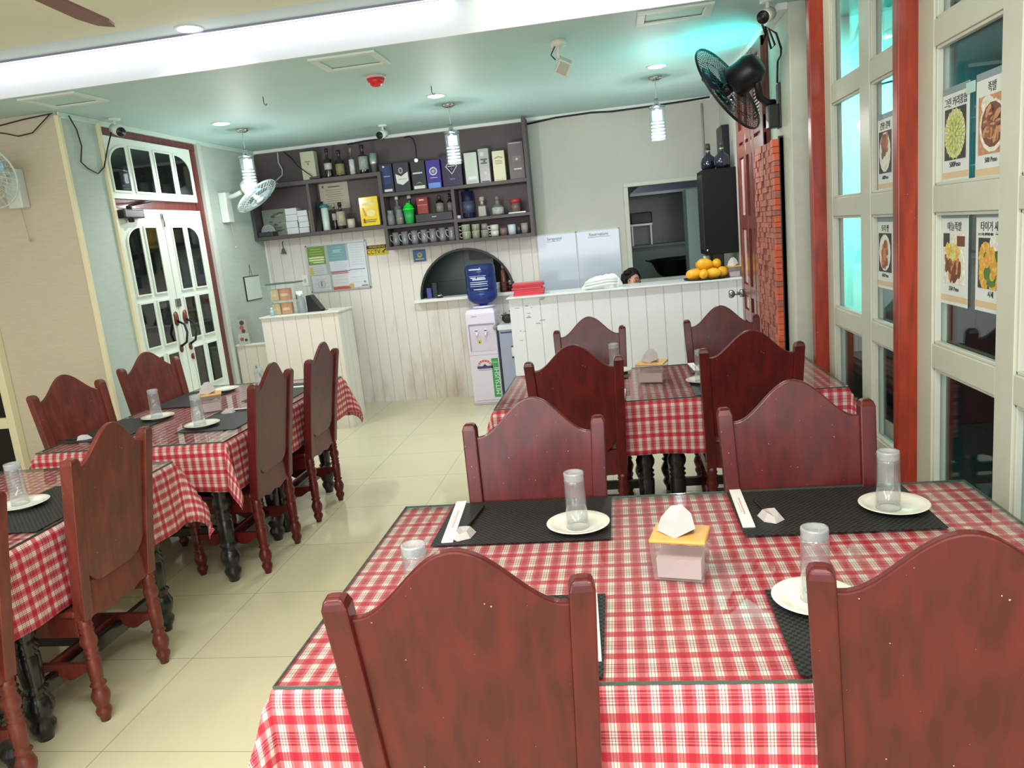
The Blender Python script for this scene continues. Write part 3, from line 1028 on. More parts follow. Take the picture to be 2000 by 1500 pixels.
# ------------------------------------------------------------------ table settings
def make_mat(w, d, loc, rz, label):
    o = MB().box(-w/2, w/2, -d/2, d/2, 0, 0.0018).build('placemat', M_mat, loc=loc, rz=rz)
    return tag(o, label, 'placemat', 'black woven placemats')
def make_plate(loc, label, r=0.094):
    k = r/0.094
    o = MB().lathe([(0, 0.0006), (0.046*k, 0.0006), (0.050*k, 0.0), (0.054*k, 0.0035), (0.078*k, 0.0105), (0.094*k, 0.0165), (0.0945*k, 0.0178), (0.093*k, 0.0185), (0.076*k, 0.0135), (0.056*k, 0.0068), (0.050*k, 0.0054), (0, 0.0052)], 40).build('plate', M_plate, loc=loc)
    return tag(o, label, 'plate', 'white side plates')
def make_glass(loc, label):
    t = 0.0022
    r = thing('tumbler', label, 'glass', loc, 0, 'upturned water tumblers')
    MB().lathe([(0.0292, 0.146), (0.0283, 0.135), (0.0335-t, 0.0), (0.0335, 0.0), (0.0305, 0.14), (0.0300, 0.148)], 24).build('wall', M_glass, r)
    MB().lathe([(0, 0.152), (0.026, 0.151), (0.0292, 0.146), (0.0300, 0.148), (0.0296, 0.160), (0.0305, 0.166), (0.0290, 0.171), (0.022, 0.170), (0.020, 0.166), (0, 0.166)], 24).build('base', M_gbase, r)
    MB().ring((0, 0, 0.0014), 0.0325, 0.0012, n=24, k=5).build('rim', M_gbase, r)
    return r
M_gbase = glass('thick_glass_base', (0.86, 0.90, 0.91), 1.55, 0.03, haze=0.30, hazecol=(0.80, 0.83, 0.85))
M_print = mat('pale_pink_print', (214, 176, 172), 0.7)
def make_sleeve(p, q, w, label):
    """paper chopstick sleeve lying from p to q"""
    p, q = Vector((*p, 0)), Vector((*q, 0))
    L = (q-p).length
    o = MB().box(0, L, -w/2, w/2, 0, 0.004).box(L*0.3, L*0.75, -0.004, 0.0005, 0.004, 0.0043, 1).box(L*0.35, L*0.62, 0.004, 0.006, 0.004, 0.0043, 1)
    o = o.build('chopstick_sleeve', [M_paper, M_print], loc=(p.x, p.y, TZ+0.0022), rz=math.atan2(q.y-p.y, q.x-p.x), bevel=0.0012)
    return tag(o, label, 'chopstick sleeve', 'white paper chopstick sleeves')
def make_spoon(c, ang, label, flip=False, hl=0.15):
    """steel spoon whose bowl is wrapped in a folded paper napkin"""
    t = thing('wrapped_spoon', label, 'spoon', (c[0], c[1], TZ+0.0025), ang, 'spoons wrapped in napkins')
    MB().tube([(0.0, 0.0, 0.008), (hl*0.5, 0.0, 0.006), (hl, 0.0, 0.005), (hl+0.02, 0, 0.006)], 0.0045, 8).build('handle', M_black, t)
    n = MB()
    pts = [(0.02, 0.0), (0.005, 0.032), (-0.045, 0.030), (-0.068, 0.004), (-0.045, -0.030), (0.005, -0.034)]
    top = [(0.012, 0.0, 0.017), (0.0, 0.018, 0.020), (-0.035, 0.016, 0.022), (-0.05, 0.002, 0.014), (-0.035, -0.016, 0.019), (0.0, -0.018, 0.021)]
    vs = [(x, y, 0.0005) for x, y in pts]+top+[(-0.018, 0.0, 0.014)]
    fs = [tuple(range(5, -1, -1))]+[(i, (i+1) % 6, 6+(i+1) % 6, 6+i) for i in range(6)]+[(6+i, 6+(i+1) % 6, 12) for i in range(6)]
    n.add(vs, fs)
    n.build('napkin', M_tissue, t)
    return t
def make_tissue(loc, rz, label, w=0.122, d=0.098, h=0.098, sc=1.0):
    t = thing('tissue_box', label, 'tissue box', loc, rz, 'clear tissue boxes with bamboo lids')
    hw, hd = w/2, d/2
    k = 1.10
    def shell(a, b, z0, z1, kk):
        vs = [(-a, -b, z0), (a, -b, z0), (a, b, z0), (-a, b, z0), (-a*kk, -b*kk, z1), (a*kk, -b*kk, z1), (a*kk, b*kk, z1), (-a*kk, b*kk, z1)]
        return vs
    m = MB()
    m.add(shell(hw, hd, 0.001, h, k), [(0, 3, 2, 1), (0, 1, 5, 4), (1, 2, 6, 5), (2, 3, 7, 6), (3, 0, 4, 7)])
    m.build('box', M_clearbox, t)
    m = MB()
    m.add(shell(hw-0.008, hd-0.008, 0.004, h*0.56, 1.03), [(0, 3, 2, 1), (4, 5, 6, 7), (0, 1, 5, 4), (1, 2, 6, 5), (2, 3, 7, 6), (3, 0, 4, 7)])
    m.build('tissue_stack', M_tissue, t)
    a, b = hw*k+0.002, hd*k+0.002
    l = MB().box(-a, a, -b, b, h, h+0.011)
    l.build('lid', M_bamboo, t, bevel=0.005)
    # folded sheet pulled out of the slot
    z = h+0.010
    f = MB()
    vs = [(-0.056, -0.006, z+0.006), (-0.006, -0.040, z), (0.040, -0.010, z+0.016), (0.030, 0.026, z+0.004), (-0.020, 0.026, z+0.004),
          (-0.044, -0.004, z+0.040), (-0.018, 0.000, z+0.070), (0.008, 0.004, z+0.072), (0.030, 0.004, z+0.050), (-0.006, -0.022, z+0.034)]
    fs = [(0, 1, 9, 5), (5, 9, 6), (9, 7, 6), (1, 2, 9), (2, 8, 9), (9, 8, 7), (2, 3, 8), (3, 4, 6, 7, 8), (4, 0, 5, 6)]
    f.add(vs, fs)
    f.build('tissue_sheet', M_tissue, t)
    t.scale = (sc, sc, sc)
    return t
MZ = TZ+0.0003
PZ = TZ+0.0024
# near table
make_mat(0.52, 0.352, (-0.345, 1.552, MZ), 0.0, 'black placemat under the nearest chair back, left near corner of the near table')
make_mat(0.53, 0.352, (0.552, 1.548, MZ), 0.0, 'black placemat at the right near corner of the near table')
make_mat(0.53, 0.350, (-0.338, 2.238, MZ), 0.0, 'black placemat with spoon at the far left of the near table')
make_mat(0.525, 0.345, (0.556, 2.218, MZ), 0.0, 'black placemat with tumbler and plate at the far right of the near table')
make_plate((-0.170, 2.156, PZ), 'white plate under the tumbler on the far left mat of the near table')
make_plate((0.732, 2.198, PZ), 'white plate on the far right mat of the near table, by the windows')
make_plate((0.385, 1.655, PZ), 'white plate half hidden by the chair at the right near corner')
make_plate((-0.512, 1.655, PZ), 'white plate hidden behind the nearest chair crown, under its tumbler')
GZ = PZ+0.0057
make_glass((-0.171, 2.146, GZ), 'upturned tumbler on the far left plate of the near table')
make_glass((0.713, 2.186, GZ), 'upturned tumbler on the far right plate of the near table')
make_glass((0.388, 1.662, GZ), 'upturned tumbler on the plate at the right near corner')
make_glass((-0.528, 1.660, GZ), 'upturned tumbler peeping over the nearest chair crown')
make_sleeve((-0.556, 2.079), (-0.580, 2.423), 0.035, 'white chopstick sleeve at the left of the far left mat on the near table')
make_sleeve((0.314, 2.100), (0.320, 2.408), 0.034, 'white chopstick sleeve at the left of the far right mat on the near table')
make_sleeve((-0.106, 1.43), (-0.122, 1.725), 0.034, 'white chopstick sleeve beside the right post of the nearest chair')
make_spoon((-0.515, 2.150), math.radians(84), 'black spoon in a napkin beside the left chopstick sleeve on the near table', hl=0.19)
make_spoon((0.383, 2.185), math.radians(100), 'spoon in a napkin on the far right mat of the near table', hl=0.10)
make_tissue((0.106, 1.832, TZ+0.0002), math.radians(-13), 'clear tissue box with bamboo lid at the centre of the nearest table')
# middle table
make_mat(0.51, 0.30, (-0.240, 4.545, MZ), 0.0, 'black placemat at the far left of the middle table')
make_mat(0.53, 0.30, (0.640, 4.545, MZ), 0.0, 'black placemat with chopsticks at the far right of the middle table')
make_mat(0.50, 0.30, (-0.255, 3.96, MZ), 0.0, 'black placemat at the near left of the middle table, behind a chair')
make_mat(0.53, 0.33, (0.602, 3.98, MZ), 0.0, 'black placemat at the near right of the middle table, behind a chair')
make_plate((-0.055, 4.570, PZ), 'white plate on the far left mat of the middle table')
make_plate((0.412, 4.120, PZ), 'white plate on the near right mat of the middle table')
make_glass((-0.060, 4.575, GZ), 'upturned tumbler left of the tissue box on the middle table')
make_glass((0.400, 4.115, GZ), 'upturned tumbler right of the tissue box on the middle table, by a chair post')
make_sleeve((0.412, 4.44), (0.395, 4.685), 0.036, 'white chopstick sleeve on the far right mat of the middle table')
make_sleeve((-0.030, 3.81), (-0.022, 4.07), 0.036, 'white chopstick sleeve showing beside the near left chair of the middle table')
make_spoon((0.452, 4.56), math.radians(95), 'spoon in a napkin beside the chopsticks on the far right mat of the middle table', hl=0.10)
make_tissue((0.150, 4.262, TZ+0.0002), math.radians(-14), 'clear tissue box at the centre of the middle table', w=0.14, d=0.14, h=0.098)
# far left table (mats run along the aisle)
make_mat(0.54, 0.35, (-2.265, 4.01, MZ), PI/2, 'black placemat behind the flaked chair of the far left table')
make_mat(0.53, 0.35, (-2.265, 4.77, MZ), PI/2, 'black placemat between the two aisle chairs of the far left table')
make_mat(0.54, 0.34, (-2.895, 3.94, MZ), PI/2, 'black placemat in front of the brown wall-side chair of the far left table')
make_mat(0.54, 0.34, (-2.895, 4.73, MZ), PI/2, 'black placemat in front of the orange-red chair by the double door')
make_plate((-2.342, 3.861, PZ), 'white plate nearest the aisle on the far left table')
make_plate((-2.793, 4.150, PZ), 'white plate in front of the brown wall-side chair')
make_plate((-2.777, 4.938, PZ), 'empty white plate at the far end of the far left table')
make_plate((-2.360, 4.660, PZ), 'white plate hidden behind the flaked chair of the far left table')
make_glass((-2.362, 3.870, GZ), 'upturned tumbler on the aisle-side plate of the far left table')
make_glass((-2.810, 4.165, GZ), 'upturned tumbler in front of the orange-red chair')
make_glass((-2.375, 4.675, GZ), 'upturned tumbler whose rim shows behind the flaked chair')
make_spoon((-2.335, 4.190), math.radians(20), 'white napkin-wrapped spoon beside the aisle-side plate of the far left table', hl=0.10)
make_spoon((-3.000, 3.735), math.radians(190), 'white napkin-wrapped spoon in front of the brown wall-side chair', hl=0.10)
make_sleeve((-2.385, 4.860), (-2.130, 4.880), 0.036, 'white chopstick sleeve on the mat between the two aisle chairs')
make_sleeve((-2.410, 4.245), (-2.15, 4.262), 0.034, 'white chopstick sleeve beside the wrapped spoon behind the flaked chair')
make_tissue((-2.520, 4.285, TZ+0.0002), math.radians(28), 'clear tissue box at the centre of the far left table', w=0.125, d=0.110, h=0.098)
# near left table
make_mat(0.54, 0.35, (-2.302, 2.605, MZ), PI/2, 'black placemat behind the tall brown chair of the near left table')
make_plate((-2.415, 2.622, PZ), 'white plate at the left edge of the photo, on the near left table')
make_glass((-2.445, 2.640, GZ), 'upturned tumbler at the left edge of the photo')
# ------------------------------------------------------------------ bar shelves on the back wall
sh = thing('wall_shelf', 'mauve-brown open shelf unit of bottles and boxes along the back wall', 'shelf', (0, 0, 0))
SF, SB = 7.66, 7.898
MB().box(-3.695, -2.31, 7.885, SB, 1.86, 2.725).box(-2.31, -0.80, 7.885, SB, 1.64, 2.725).build('back_panel', M_shelf, sh)
def board(x0, x1, z, t=0.028):
    MB().box(x0, x1, SF, 7.885, z-t, z).build('shelf_board', M_shelf_edge, sh, bevel=0.002)
def upright(x, z0, z1, t=0.030, y=SF):
    MB().box(x-t/2, x+t/2, y+0.002, 7.884, z0, z1).build('upright', M_shelf_edge, sh, bevel=0.002)
board(-3.69, -2.285, 2.395, 0.040)
board(-3.69, -2.285, 1.876, 0.034)
board(-2.285, -0.81, 2.178, 0.034)
board(-2.285, -1.58, 1.858, 0.030)
board(-1.55, -0.81, 1.852, 0.030)
board(-2.30, -0.80, 1.650, 0.034)
upright(-3.68, 1.842, 2.355)
upright(-3.05, 1.876, 2.355)
upright(-2.292, 1.616, 2.395, 0.036)
upright(-1.565, 1.65, 2.144, 0.034)
upright(-0.803, 1.616, 2.745, 0.034, SF-0.004)

def on(x, z):
    return (x, 7.745, z)
def front_text():
    pass
BOXG = 'boxed bottles on the top shelf'
def gift_box(x, z, w, h, col, label, d=0.095, deco=None, rough=0.4, rz=0.0):
    t = thing('bottle_box', label, 'box', on(x, z), rz, BOXG)
    MB().box(-w/2, w/2, -d/2, d/2, 0, h).build('carton', mat('carton_%d_%d_%d' % col, col, rough), t, bevel=0.003)
    if deco:
        m = MB()
        ms = deco(m, w, h, -d/2-0.0012)
        m.build('printed_label', [mat('print_%d_%d_%d' % c, c, 0.5) for c in ms], t)
    return t
def flat(m, poly, y, k=0):
    m.prism(poly, y, y+0.001, 'xz', k)
def circ(cx, cz, r, n=20, a0=0, a1=2*PI, rz=None):
    rz = rz or r
    return [(cx+r*math.cos(a0+(a1-a0)*i/n), cz+rz*math.sin(a0+(a1-a0)*i/n)) for i in range(n)]
def rect(x0, x1, z0, z1):
    return [(x0, z0), (x1, z0), (x1, z1), (x0, z1)]
def d1(m, w, h, y):
    flat(m, rect(-w*.3, w*.32, h*.30, h*.92), y, 0)
    flat(m, rect(-w*.28, w*.36, h*.05, h*.13), y-.001, 1)
    flat(m, rect(-w*.2, w*.3, h*.55, h*.585), y-.001, 2)
    flat(m, circ(-w*.15, h*.90, .010), y-.001, 1)
    return [(34, 58, 110), (222, 222, 222), (130, 160, 205)]
def d2(m, w, h, y):
    flat(m, [(-w*.38, h*.62), (-w*.02, h*.52), (w*.42, h*.66), (w*.44, h*.36), (w*.04, h*.22), (-w*.34, h*.30)], y, 0)
    flat(m, circ(-w*.02, h*.72, .022, rz=.030), y, 1)
    flat(m, circ(-w*.02, h*.72, .012, rz=.018), y-.001, 2)
    flat(m, rect(-w*.22, w*.30, h*.42, h*.435), y-.001, 3)
    return [(226, 226, 220), (168, 170, 180), (70, 72, 88), (120, 130, 126)]
def d3_(m, w, h, y):
    flat(m, rect(-w*.40, w*.40, h*.03, h*.14), y, 0)
    flat(m, rect(-w*.40, w*.30, h*.55, h*.60), y, 1)
    flat(m, [(-w*.28, h*.2), (0, h*.27), (w*.28, h*.2), (0, h*.23)], y, 2)
    return [(232, 232, 226), (214, 216, 214), (140, 144, 142)]
def d4(m, w, h, y):
    flat(m, rect(-w*.42, w*.42, h*.0, h*.19), y, 0)
    for r, k in ((.040, 1), (.028, 2), (.016, 3)):
        flat(m, circ(0, h*.60, r), y-.001*k, k)
    flat(m, rect(-w*.26, w*.26, h*.36, h*.38), y, 1)
    return [(116, 156, 236), (212, 212, 226), (86, 78, 170), (196, 180, 120)]
def d5(m, w, h, y):
    for i in range(7):
        a = -w*.5+i*w*.17
        x0, x1 = a, a+w*.35
        flat(m, [(x0, h*.92), (x0+.004, h*.92), (min(x1+.004, w*.48), h*.25), (min(x1, w*.475), h*.25)], y, 0)
    flat(m, [(-w*.30, h*.62), (0, h*.86), (w*.30, h*.62), (0, h*.36)], y-.001, 1)
    flat(m, [(-w*.25, h*.62), (0, h*.82), (w*.25, h*.62), (0, h*.40)], y-.002, 2)
    flat(m, rect(-w*.18, w*.18, h*.61, h*.635), y-.003, 1)
    flat(m, circ(0, h*.71, .010), y-.003, 1)
    flat(m, circ(0, h*.54, .010), y-.003, 3)
    flat(m, rect(-w*.13, w*.13, h*.20, h*.24), y-.001, 3)
    return [(84, 74, 122), (206, 208, 200), (22, 22, 30), (120, 104, 176)]
def d6(m, w, h, y):
    flat(m, rect(-w*.3, w*.34, h*.14, h*.23), y, 0)
    flat(m, rect(-w*.34, w*.38, h*.06, h*.075), y, 1)
    return [(236, 238, 236), (166, 172, 168)]
def d7(m, w, h, y):
    flat(m, rect(-w*.30, w*.34, h*.66, h*.70), y, 0)
    flat(m, rect(-w*.06, w*.16, h*.60, h*.65), y, 0)
    flat(m, rect(-w*.30, w*.30, h*.55, h*.59), y, 0)
    flat(m, circ(w*.08, h*.27, .014), y, 1)
    flat(m, rect(-w*.38, w*.38, h*.015, h*.045), y, 2)
    flat(m, rect(-w*.30, w*.05, h*.78, h*.90), y, 1)
    return [(70, 82, 76), (214, 212, 212), (24, 24, 24)]
def d8(m, w, h, y):
    flat(m, [(-w*.34, h*.76), (0, h*.82), (w*.36, h*.77), (w*.34, h*.74), (0, h*.785), (-w*.34, h*.73)], y, 0)
    for q in (.66, .61, .56):
        flat(m, rect(-w*.28, w*.28, h*q, h*(q+.02)), y, 0)
    flat(m, rect(-w*.3, w*.3, h*.03, h*.05), y, 1)
    return [(150, 148, 104), (196, 194, 160)]
def d9(m, w, h, y):
    flat(m, rect(-w*.40, w*.34, h*.955, h*.97), y, 0)
    flat(m, rect(-w*.26, w*.30, h*.46, h*.62), y, 1)
    flat(m, circ(w*.03, h*.53, .011), y-.001, 0)
    flat(m, rect(-w*.2, w*.32, h*.25, h*.285), y, 0)
    flat(m, rect(-w*.08, w*.22, h*.12, h*.13), y, 1)
    return [(214, 206, 204), (120, 110, 112)]
gift_box(-2.225, 2.180, 0.130, 0.285, (30, 34, 66), 'navy bottle box with a blue band, leftmost of the boxes', deco=d1)
gift_box(-2.070, 2.180, 0.158, 0.283, (52, 48, 66), 'dark bottle box with a white chevron label', deco=d2)
gift_box(-1.896, 2.180, 0.140, 0.280, (46, 50, 54), 'charcoal bottle box with white bottom strip under the white round light', deco=d3_)
gift_box(-1.742, 2.180, 0.142, 0.270, (62, 48, 148), 'violet bottle box with round emblem and blue base', deco=d4)
gift_box(-1.555, 2.180, 0.200, 0.305, (42, 34, 70), 'wide dark purple bottle box with a silver diamond', deco=d5)
gift_box(-1.358, 2.180, 0.126, 0.298, (206, 212, 204), 'plain pale grey bottle box right of the purple box', deco=d6)
gift_box(-1.226, 2.180, 0.104, 0.322, (176, 176, 174), 'tall silver bottle box with dark lettering', deco=d7, rough=0.3)
gift_box(-1.080, 2.180, 0.120, 0.285, (226, 222, 186), 'cream bottle box with an arched mark', deco=d8)
gift_box(-0.905, 2.180, 0.152, 0.352, (98, 86, 88), 'tallest mauve-grey bottle box at the right end of the shelf', deco=d9)
gift_box(-3.022, 2.397, 0.145, 0.275, (186, 184, 158), 'khaki bottle box on the upper left shelf behind the router', deco=lambda m, w, h, y: (flat(m, rect(-w*.2, w*.2, h*.62, h*.66), y, 0), flat(m, rect(-w*.06, w*.06, h*.52, h*.60), y, 0), [(128, 126, 108)])[2])

# bottles
BG = 'bottles on the back wall shelves'
def bottle(name, x, z, h, r, col, label, cap=None, lab=None, neck=0.32, cat_='bottle', sq=False, glassy=False, y=7.745, shoulder=0.08, capr=None):
    t = thing(name, label, cat_, (x, y, z), 0, BG)
    zb = h*(1-neck)
    zs = zb-h*shoulder
    rn = max(r*0.34, 0.010)
    prof = [(0, 0), (r*0.93, 0), (r, 0.008), (r, zs), (r*0.86, zs+(zb-zs)*0.5), (rn*1.25, zb), (rn, zb+h*0.05), (rn, h-0.012), (rn*1.15, h-0.010), (rn*1.15, h), (0, h)]
    m = glass('bottle_clear', (0.82, 0.84, 0.84), 1.4, 0.03, haze=0.22, hazecol=(0.55, 0.57, 0.57)) if glassy else mat('bottle_%d_%d_%d' % col, col, 0.12, coat=0.4)
    MB().lathe(prof, 4 if sq else 18, M=Matrix.Rotation(PI/4, 3, 'Z') if sq else None, smooth=not sq).build('glass_body', m, t, bevel=0.006 if sq else 0)
    if cap:
        cr = capr or rn*1.35
        MB().lathe([(0, h-0.035), (cr, h-0.035), (cr, h+0.004), (0, h+0.004)], 16).build('cap', mat('cap_%d_%d_%d' % cap, cap, 0.35), t)
    if lab:
        c, z0, z1 = lab
        k = 1.02
        if sq:
            s_ = r/math.sqrt(2)
            MB().box(-s_*0.8, s_*0.8, -s_-0.0025, -s_, h*z0, h*z1).build('paper_label', mat('label_%d_%d_%d' % c, c, 0.55), t)
        else:
            MB().lathe([(r*k, h*z0), (r*k, h*z1)], 18).build('paper_label', mat('label_%d_%d_%d' % c, c, 0.55, noise=0.25, nscale=40), t)
    return t
bottle('wine_bottle', -2.831, 2.397, 0.285, 0.038, (34, 24, 22), 'dark bottle with white label, left of four on the upper shelf', lab=((196, 192, 190), .28, .50), cap=(26, 22, 22))
bottle('wine_bottle', -2.708, 2.397, 0.255, 0.042, (30, 24, 18), 'dark bottle with olive label on the upper shelf', lab=((150, 140, 100), .06, .48), cap=(34, 28, 26))
bottle('wine_bottle', -2.580, 2.397, 0.262, 0.026, (88, 78, 78), 'slim silver-white bottle on the upper shelf', lab=((220, 218, 220), .04, .58), cap=(150, 130, 130))
bottle('wine_bottle', -2.459, 2.397, 0.278, 0.046, (28, 24, 24), 'black round-shouldered bottle with grey-green label on the upper shelf', lab=((162, 176, 166), .14, .60), cap=(24, 20, 20))
ck = thing('cocktail_shaker', 'steel and white cocktail shaker on the upper shelf beside the boxes', 'shaker', on(-2.353, 2.397), 0)
MB().lathe([(0, 0), (0.028, 0), (0.032, 0.08), (0.036, 0.082)], 20).build('base_cup', mat('shaker_grey', (170, 164, 160), 0.3, metal=0.6), ck)
MB().lathe([(0.036, 0.082), (0.037, 0.09), (0.040, 0.188), (0, 0.190)], 20).build('tin', mat('shaker_silver', (205, 212, 212), 0.2, metal=0.8), ck)
rt = thing('router', 'small black router with cable on the upper left shelf', 'router', (-2.96, 7.69, 2.397), 0.15)
MB().box(-0.055, 0.055, -0.025, 0.04, 0, 0.022).build('case', M_black, rt, bevel=0.006)
MB().cyl((-0.02, 0.03, 0.02), (-0.025, 0.03, 0.075), 0.006).build('antenna', M_black, rt)
tag(MB().tube([(-3.335, 7.875, 2.72), (-3.25, 7.86, 2.64), (-3.13, 7.70, 2.54), (-3.03, 7.665, 2.46), (-2.985, 7.665, 2.425)], 0.005).build('router_cable', M_wire), 'thin black cable running down from ceiling to the router', 'cable')
tag(MB().tube([(-3.40, 7.872, 2.72), (-3.405, 7.868, 2.62), (-3.375, 7.868, 2.545), (-3.38, 7.86, 2.49), (-3.46, 7.80, 2.412), (-3.40, 7.76, 2.403)], 0.007).build('power_cable', M_wire_w), 'white cable hanging down onto the empty left shelf', 'cable')
o = tag(MB().cyl((-3.57, 7.70, 2.395), (-3.585, 7.70, 2.50), 0.006).box(-3.60, -3.55, 7.68, 7.72, 2.395, 2.405).build('antenna_stick', M_black), 'small black antenna on the left shelf above the white fan', 'antenna')

# lower left compartment
pf = thing('picture_board', 'grey-green picture board leaning at the left end of the shelf', 'picture', (-3.525, 7.84, 1.878))
MB().box(-0.13, 0.13, -0.01, 0.01, 0, 0.275).build('board', mat('picture_grey', (140, 146, 134), 0.5), pf)
m = MB()
random.seed(3)
for i in range(16):
    cx, cz = random.uniform(-.09, .10), random.uniform(.04, .24)
    flat(m, circ(cx, cz, random.uniform(.015, .04), 9, rz=random.uniform(.006, .014)), -0.0115-0.0004*i, i % 3)
m.build('print', [mat('print_a', (96, 116, 104), 0.5), mat('print_b', (170, 170, 152), 0.5), mat('print_c', (78, 92, 84), 0.5)], pf)
fd = thing('fan_dish', 'fan-shaped glass dish standing on a black box at the left end of the shelf', 'dish', (-3.565, 7.73, 1.925))
pts = [(0.0, -0.005)]+[(0.075*math.cos(a), 0.075*math.sin(a)+0.0) for a in [PI*i/18 for i in range(19)]]
MB().prism([(0.078*math.cos(PI*i/18), 0.078*math.sin(PI*i/18)) for i in range(19)], -0.006, 0.006).build('dish', mat('dish_grey', (132, 142, 146), 0.2, coat=0.4), fd)
m = MB()
for R in (0.068, 0.052, 0.036, 0.02):
    m.tube([(R*math.cos(PI*i/14), -0.008, R*math.sin(PI*i/14)) for i in range(15)], 0.003, 5)
m.build('rib', mat('dish_rim', (200, 206, 206), 0.25), fd)
tag(MB().box(-3.655, -3.50, 7.67, 7.80, 1.8775, 1.924).build('black_case', mat('case_dark', (48, 60, 64), 0.35), bevel=0.005), 'flat dark case under the fan-shaped dish', 'case')
for i, (x, w_, h, lb) in enumerate(((-3.285, 0.125, 0.262, 'taller white paper stack of two on the lower left shelf'), (-3.160, 0.108, 0.228, 'shorter white paper stack of two on the lower left shelf'))):
    m = MB()
    nn = 4
    for j in range(nn):
        dx = random.uniform(-.004, .004)
        m.box(x-w_/2+dx, x+w_/2+dx, 7.70, 7.85, 1.878+h*j/nn, 1.878+h*(j+1)/nn-0.002)
    tag(m.build('paper_stack', mat('stack_white', (214, 218, 222), 0.6), bevel=0.003), lb, 'paper stack', 'white paper stacks')
tag(MB().box(-3.10, -3.072, 7.72, 7.85, 1.878, 2.10).build('tan_book', mat('tan_book', (146, 128, 100), 0.6), bevel=0.002), 'thin tan book beside the white paper stacks', 'book')
# middle compartment
cf = thing('certificate', 'cream certificate sheet on the back of the middle compartment', 'certificate', (-2.855, 7.880, 2.09))
MB().box(-0.155, 0.155, -0.004, 0, 0, 0.265).build('sheet', mat('certificate_cream', (186, 178, 158), 0.6), cf)
m = MB()
for i in range(7):
    flat(m, rect(-.09+.01*(i % 2), .10-.012*(i % 3), .06+.022*i, .066+.022*i), -.0055, 0)
flat(m, rect(-.06, .07, .222, .234), -.0055, 1)
flat(m, circ(-.115, .235, .012), -.0055, 1)
m.build('print', [mat('cert_ink', (150, 142, 126), 0.6), mat('cert_ink_dark', (96, 92, 92), 0.6)], cf)
tag(MB().add([(-3.03, 7.70, 1.878), (-2.985, 7.72, 1.878), (-2.985, 7.74, 1.878), (-3.03, 7.72, 1.878), (-3.03, 7.80, 2.18), (-2.985, 7.84, 2.18), (-2.985, 7.86, 2.18), (-3.03, 7.82, 2.18)], [(0, 1, 2, 3), (4, 7, 6, 5), (0, 4, 5, 1), (1, 5, 6, 2), (2, 6, 7, 3), (3, 7, 4, 0)]).build('black_board', mat('black_board', (34, 32, 34), 0.5)), 'black board leaning beside the white tube bottle', 'board')
tb = bottle('tube_bottle', -2.925, 1.878, 0.235, 0.037, (196, 214, 208), 'white tube bottle with teal lid in the middle compartment', cat_='tube', neck=0.02, shoulder=0.02, y=7.72)
MB().lathe([(0, 0.232), (0.05, 0.232), (0.05, 0.246), (0.036, 0.250), (0.036, 0.262), (0, 0.264)], 20).build('lid', mat('teal_lid', (54, 128, 126), 0.4), tb)
bottle('wine_bottle', -2.836, 1.878, 0.262, 0.026, (28, 22, 20), 'slim black bottle between white tube and labelled bottle', lab=((176, 172, 168), .36, .62), cap=(170, 168, 160))
wb = bottle('wine_bottle', -2.753, 1.878, 0.262, 0.043, (24, 24, 26), 'black bottle with cream label and black topper in the middle compartment', lab=((176, 168, 146), .12, .66), cap=(22, 22, 24), capr=0.02, y=7.70)
def mug(x, z, r, h, col, label, handle=0, y=7.72, taper=0.92, stripes=None, group='mugs on the bottom shelf'):
    t = thing('mug', label, 'mug', (x, y, z), 0, group)
    M = mat('mug_%d_%d_%d' % col, col, 0.25, coat=0.3)
    MB().lathe([(0, 0.002), (r*taper, 0.0), (r, h*0.5), (r, h), (r-0.004, h), (r-0.004, h*0.5), (r*taper-0.005, 0.006), (0, 0.006)], 20).build('cup', M, t)
    if handle:
        s = handle
        MB().tube([(s*r*0.95, 0, h*0.82), (s*(r+0.022), 0, h*0.80), (s*(r+0.028), 0, h*0.55), (s*(r+0.018), 0, h*0.27), (s*r*0.93, 0, h*0.22)], 0.0055, 7).build('handle', M, t)
    if stripes:
        m = MB()
        for k in range(9):
            a = -PI+PI*(k+0.5)/9
            a0, a1 = a-0.10, a+0.10
            m.add([(1.015*r*math.cos(a0), 1.015*r*math.sin(a0), h*.1), (1.015*r*math.cos(a1), 1.015*r*math.sin(a1), h*.1), (1.02*r*math.cos(a1), 1.02*r*math.sin(a1), h*.9), (1.02*r*math.cos(a0), 1.02*r*math.sin(a0), h*.9)], [(0, 1, 2, 3)])
        m.build('stripes', mat('mug_stripe', stripes, 0.35), t)
    return t
mug(-2.660, 1.878, 0.040, 0.090, (198, 190, 178), 'pale mug beside the yellow box in the middle compartment', group='single mugs')
yb = thing('yellow_box', 'bright yellow glossy printed packet at the shelf corner', 'packet', (-2.44, 7.69, 1.878), -0.05)
MB().box(-0.100, 0.100, -0.02, 0.02, 0, 0.288).build('pouch', mat('packet_yellow', (236, 206, 24), 0.22, coat=0.5), yb, bevel=0.006)
m = MB()
flat(m, rect(-.065, .07, .205, .228), -.0212, 0)
flat(m, circ(.02, .125, .045, rz=.035), -.0212, 1)
flat(m, [(-.07, .18), (-.055, .18), (-.03, .10), (-.05, .10)], -.0222, 2)
flat(m, rect(-.06, .07, .055, .062), -.0212, 3)
flat(m, rect(-.07, .06, .036, .046), -.0212, 3)
flat(m, rect(-.07, -.05, .03, .075), -.0222, 3)
m.build('print', [mat('pk_pale', (232, 222, 150), 0.4), mat('pk_cream', (244, 226, 140), 0.4), mat('pk_orange', (220, 140, 40), 0.4), mat('pk_dark', (120, 84, 20), 0.5)], yb)

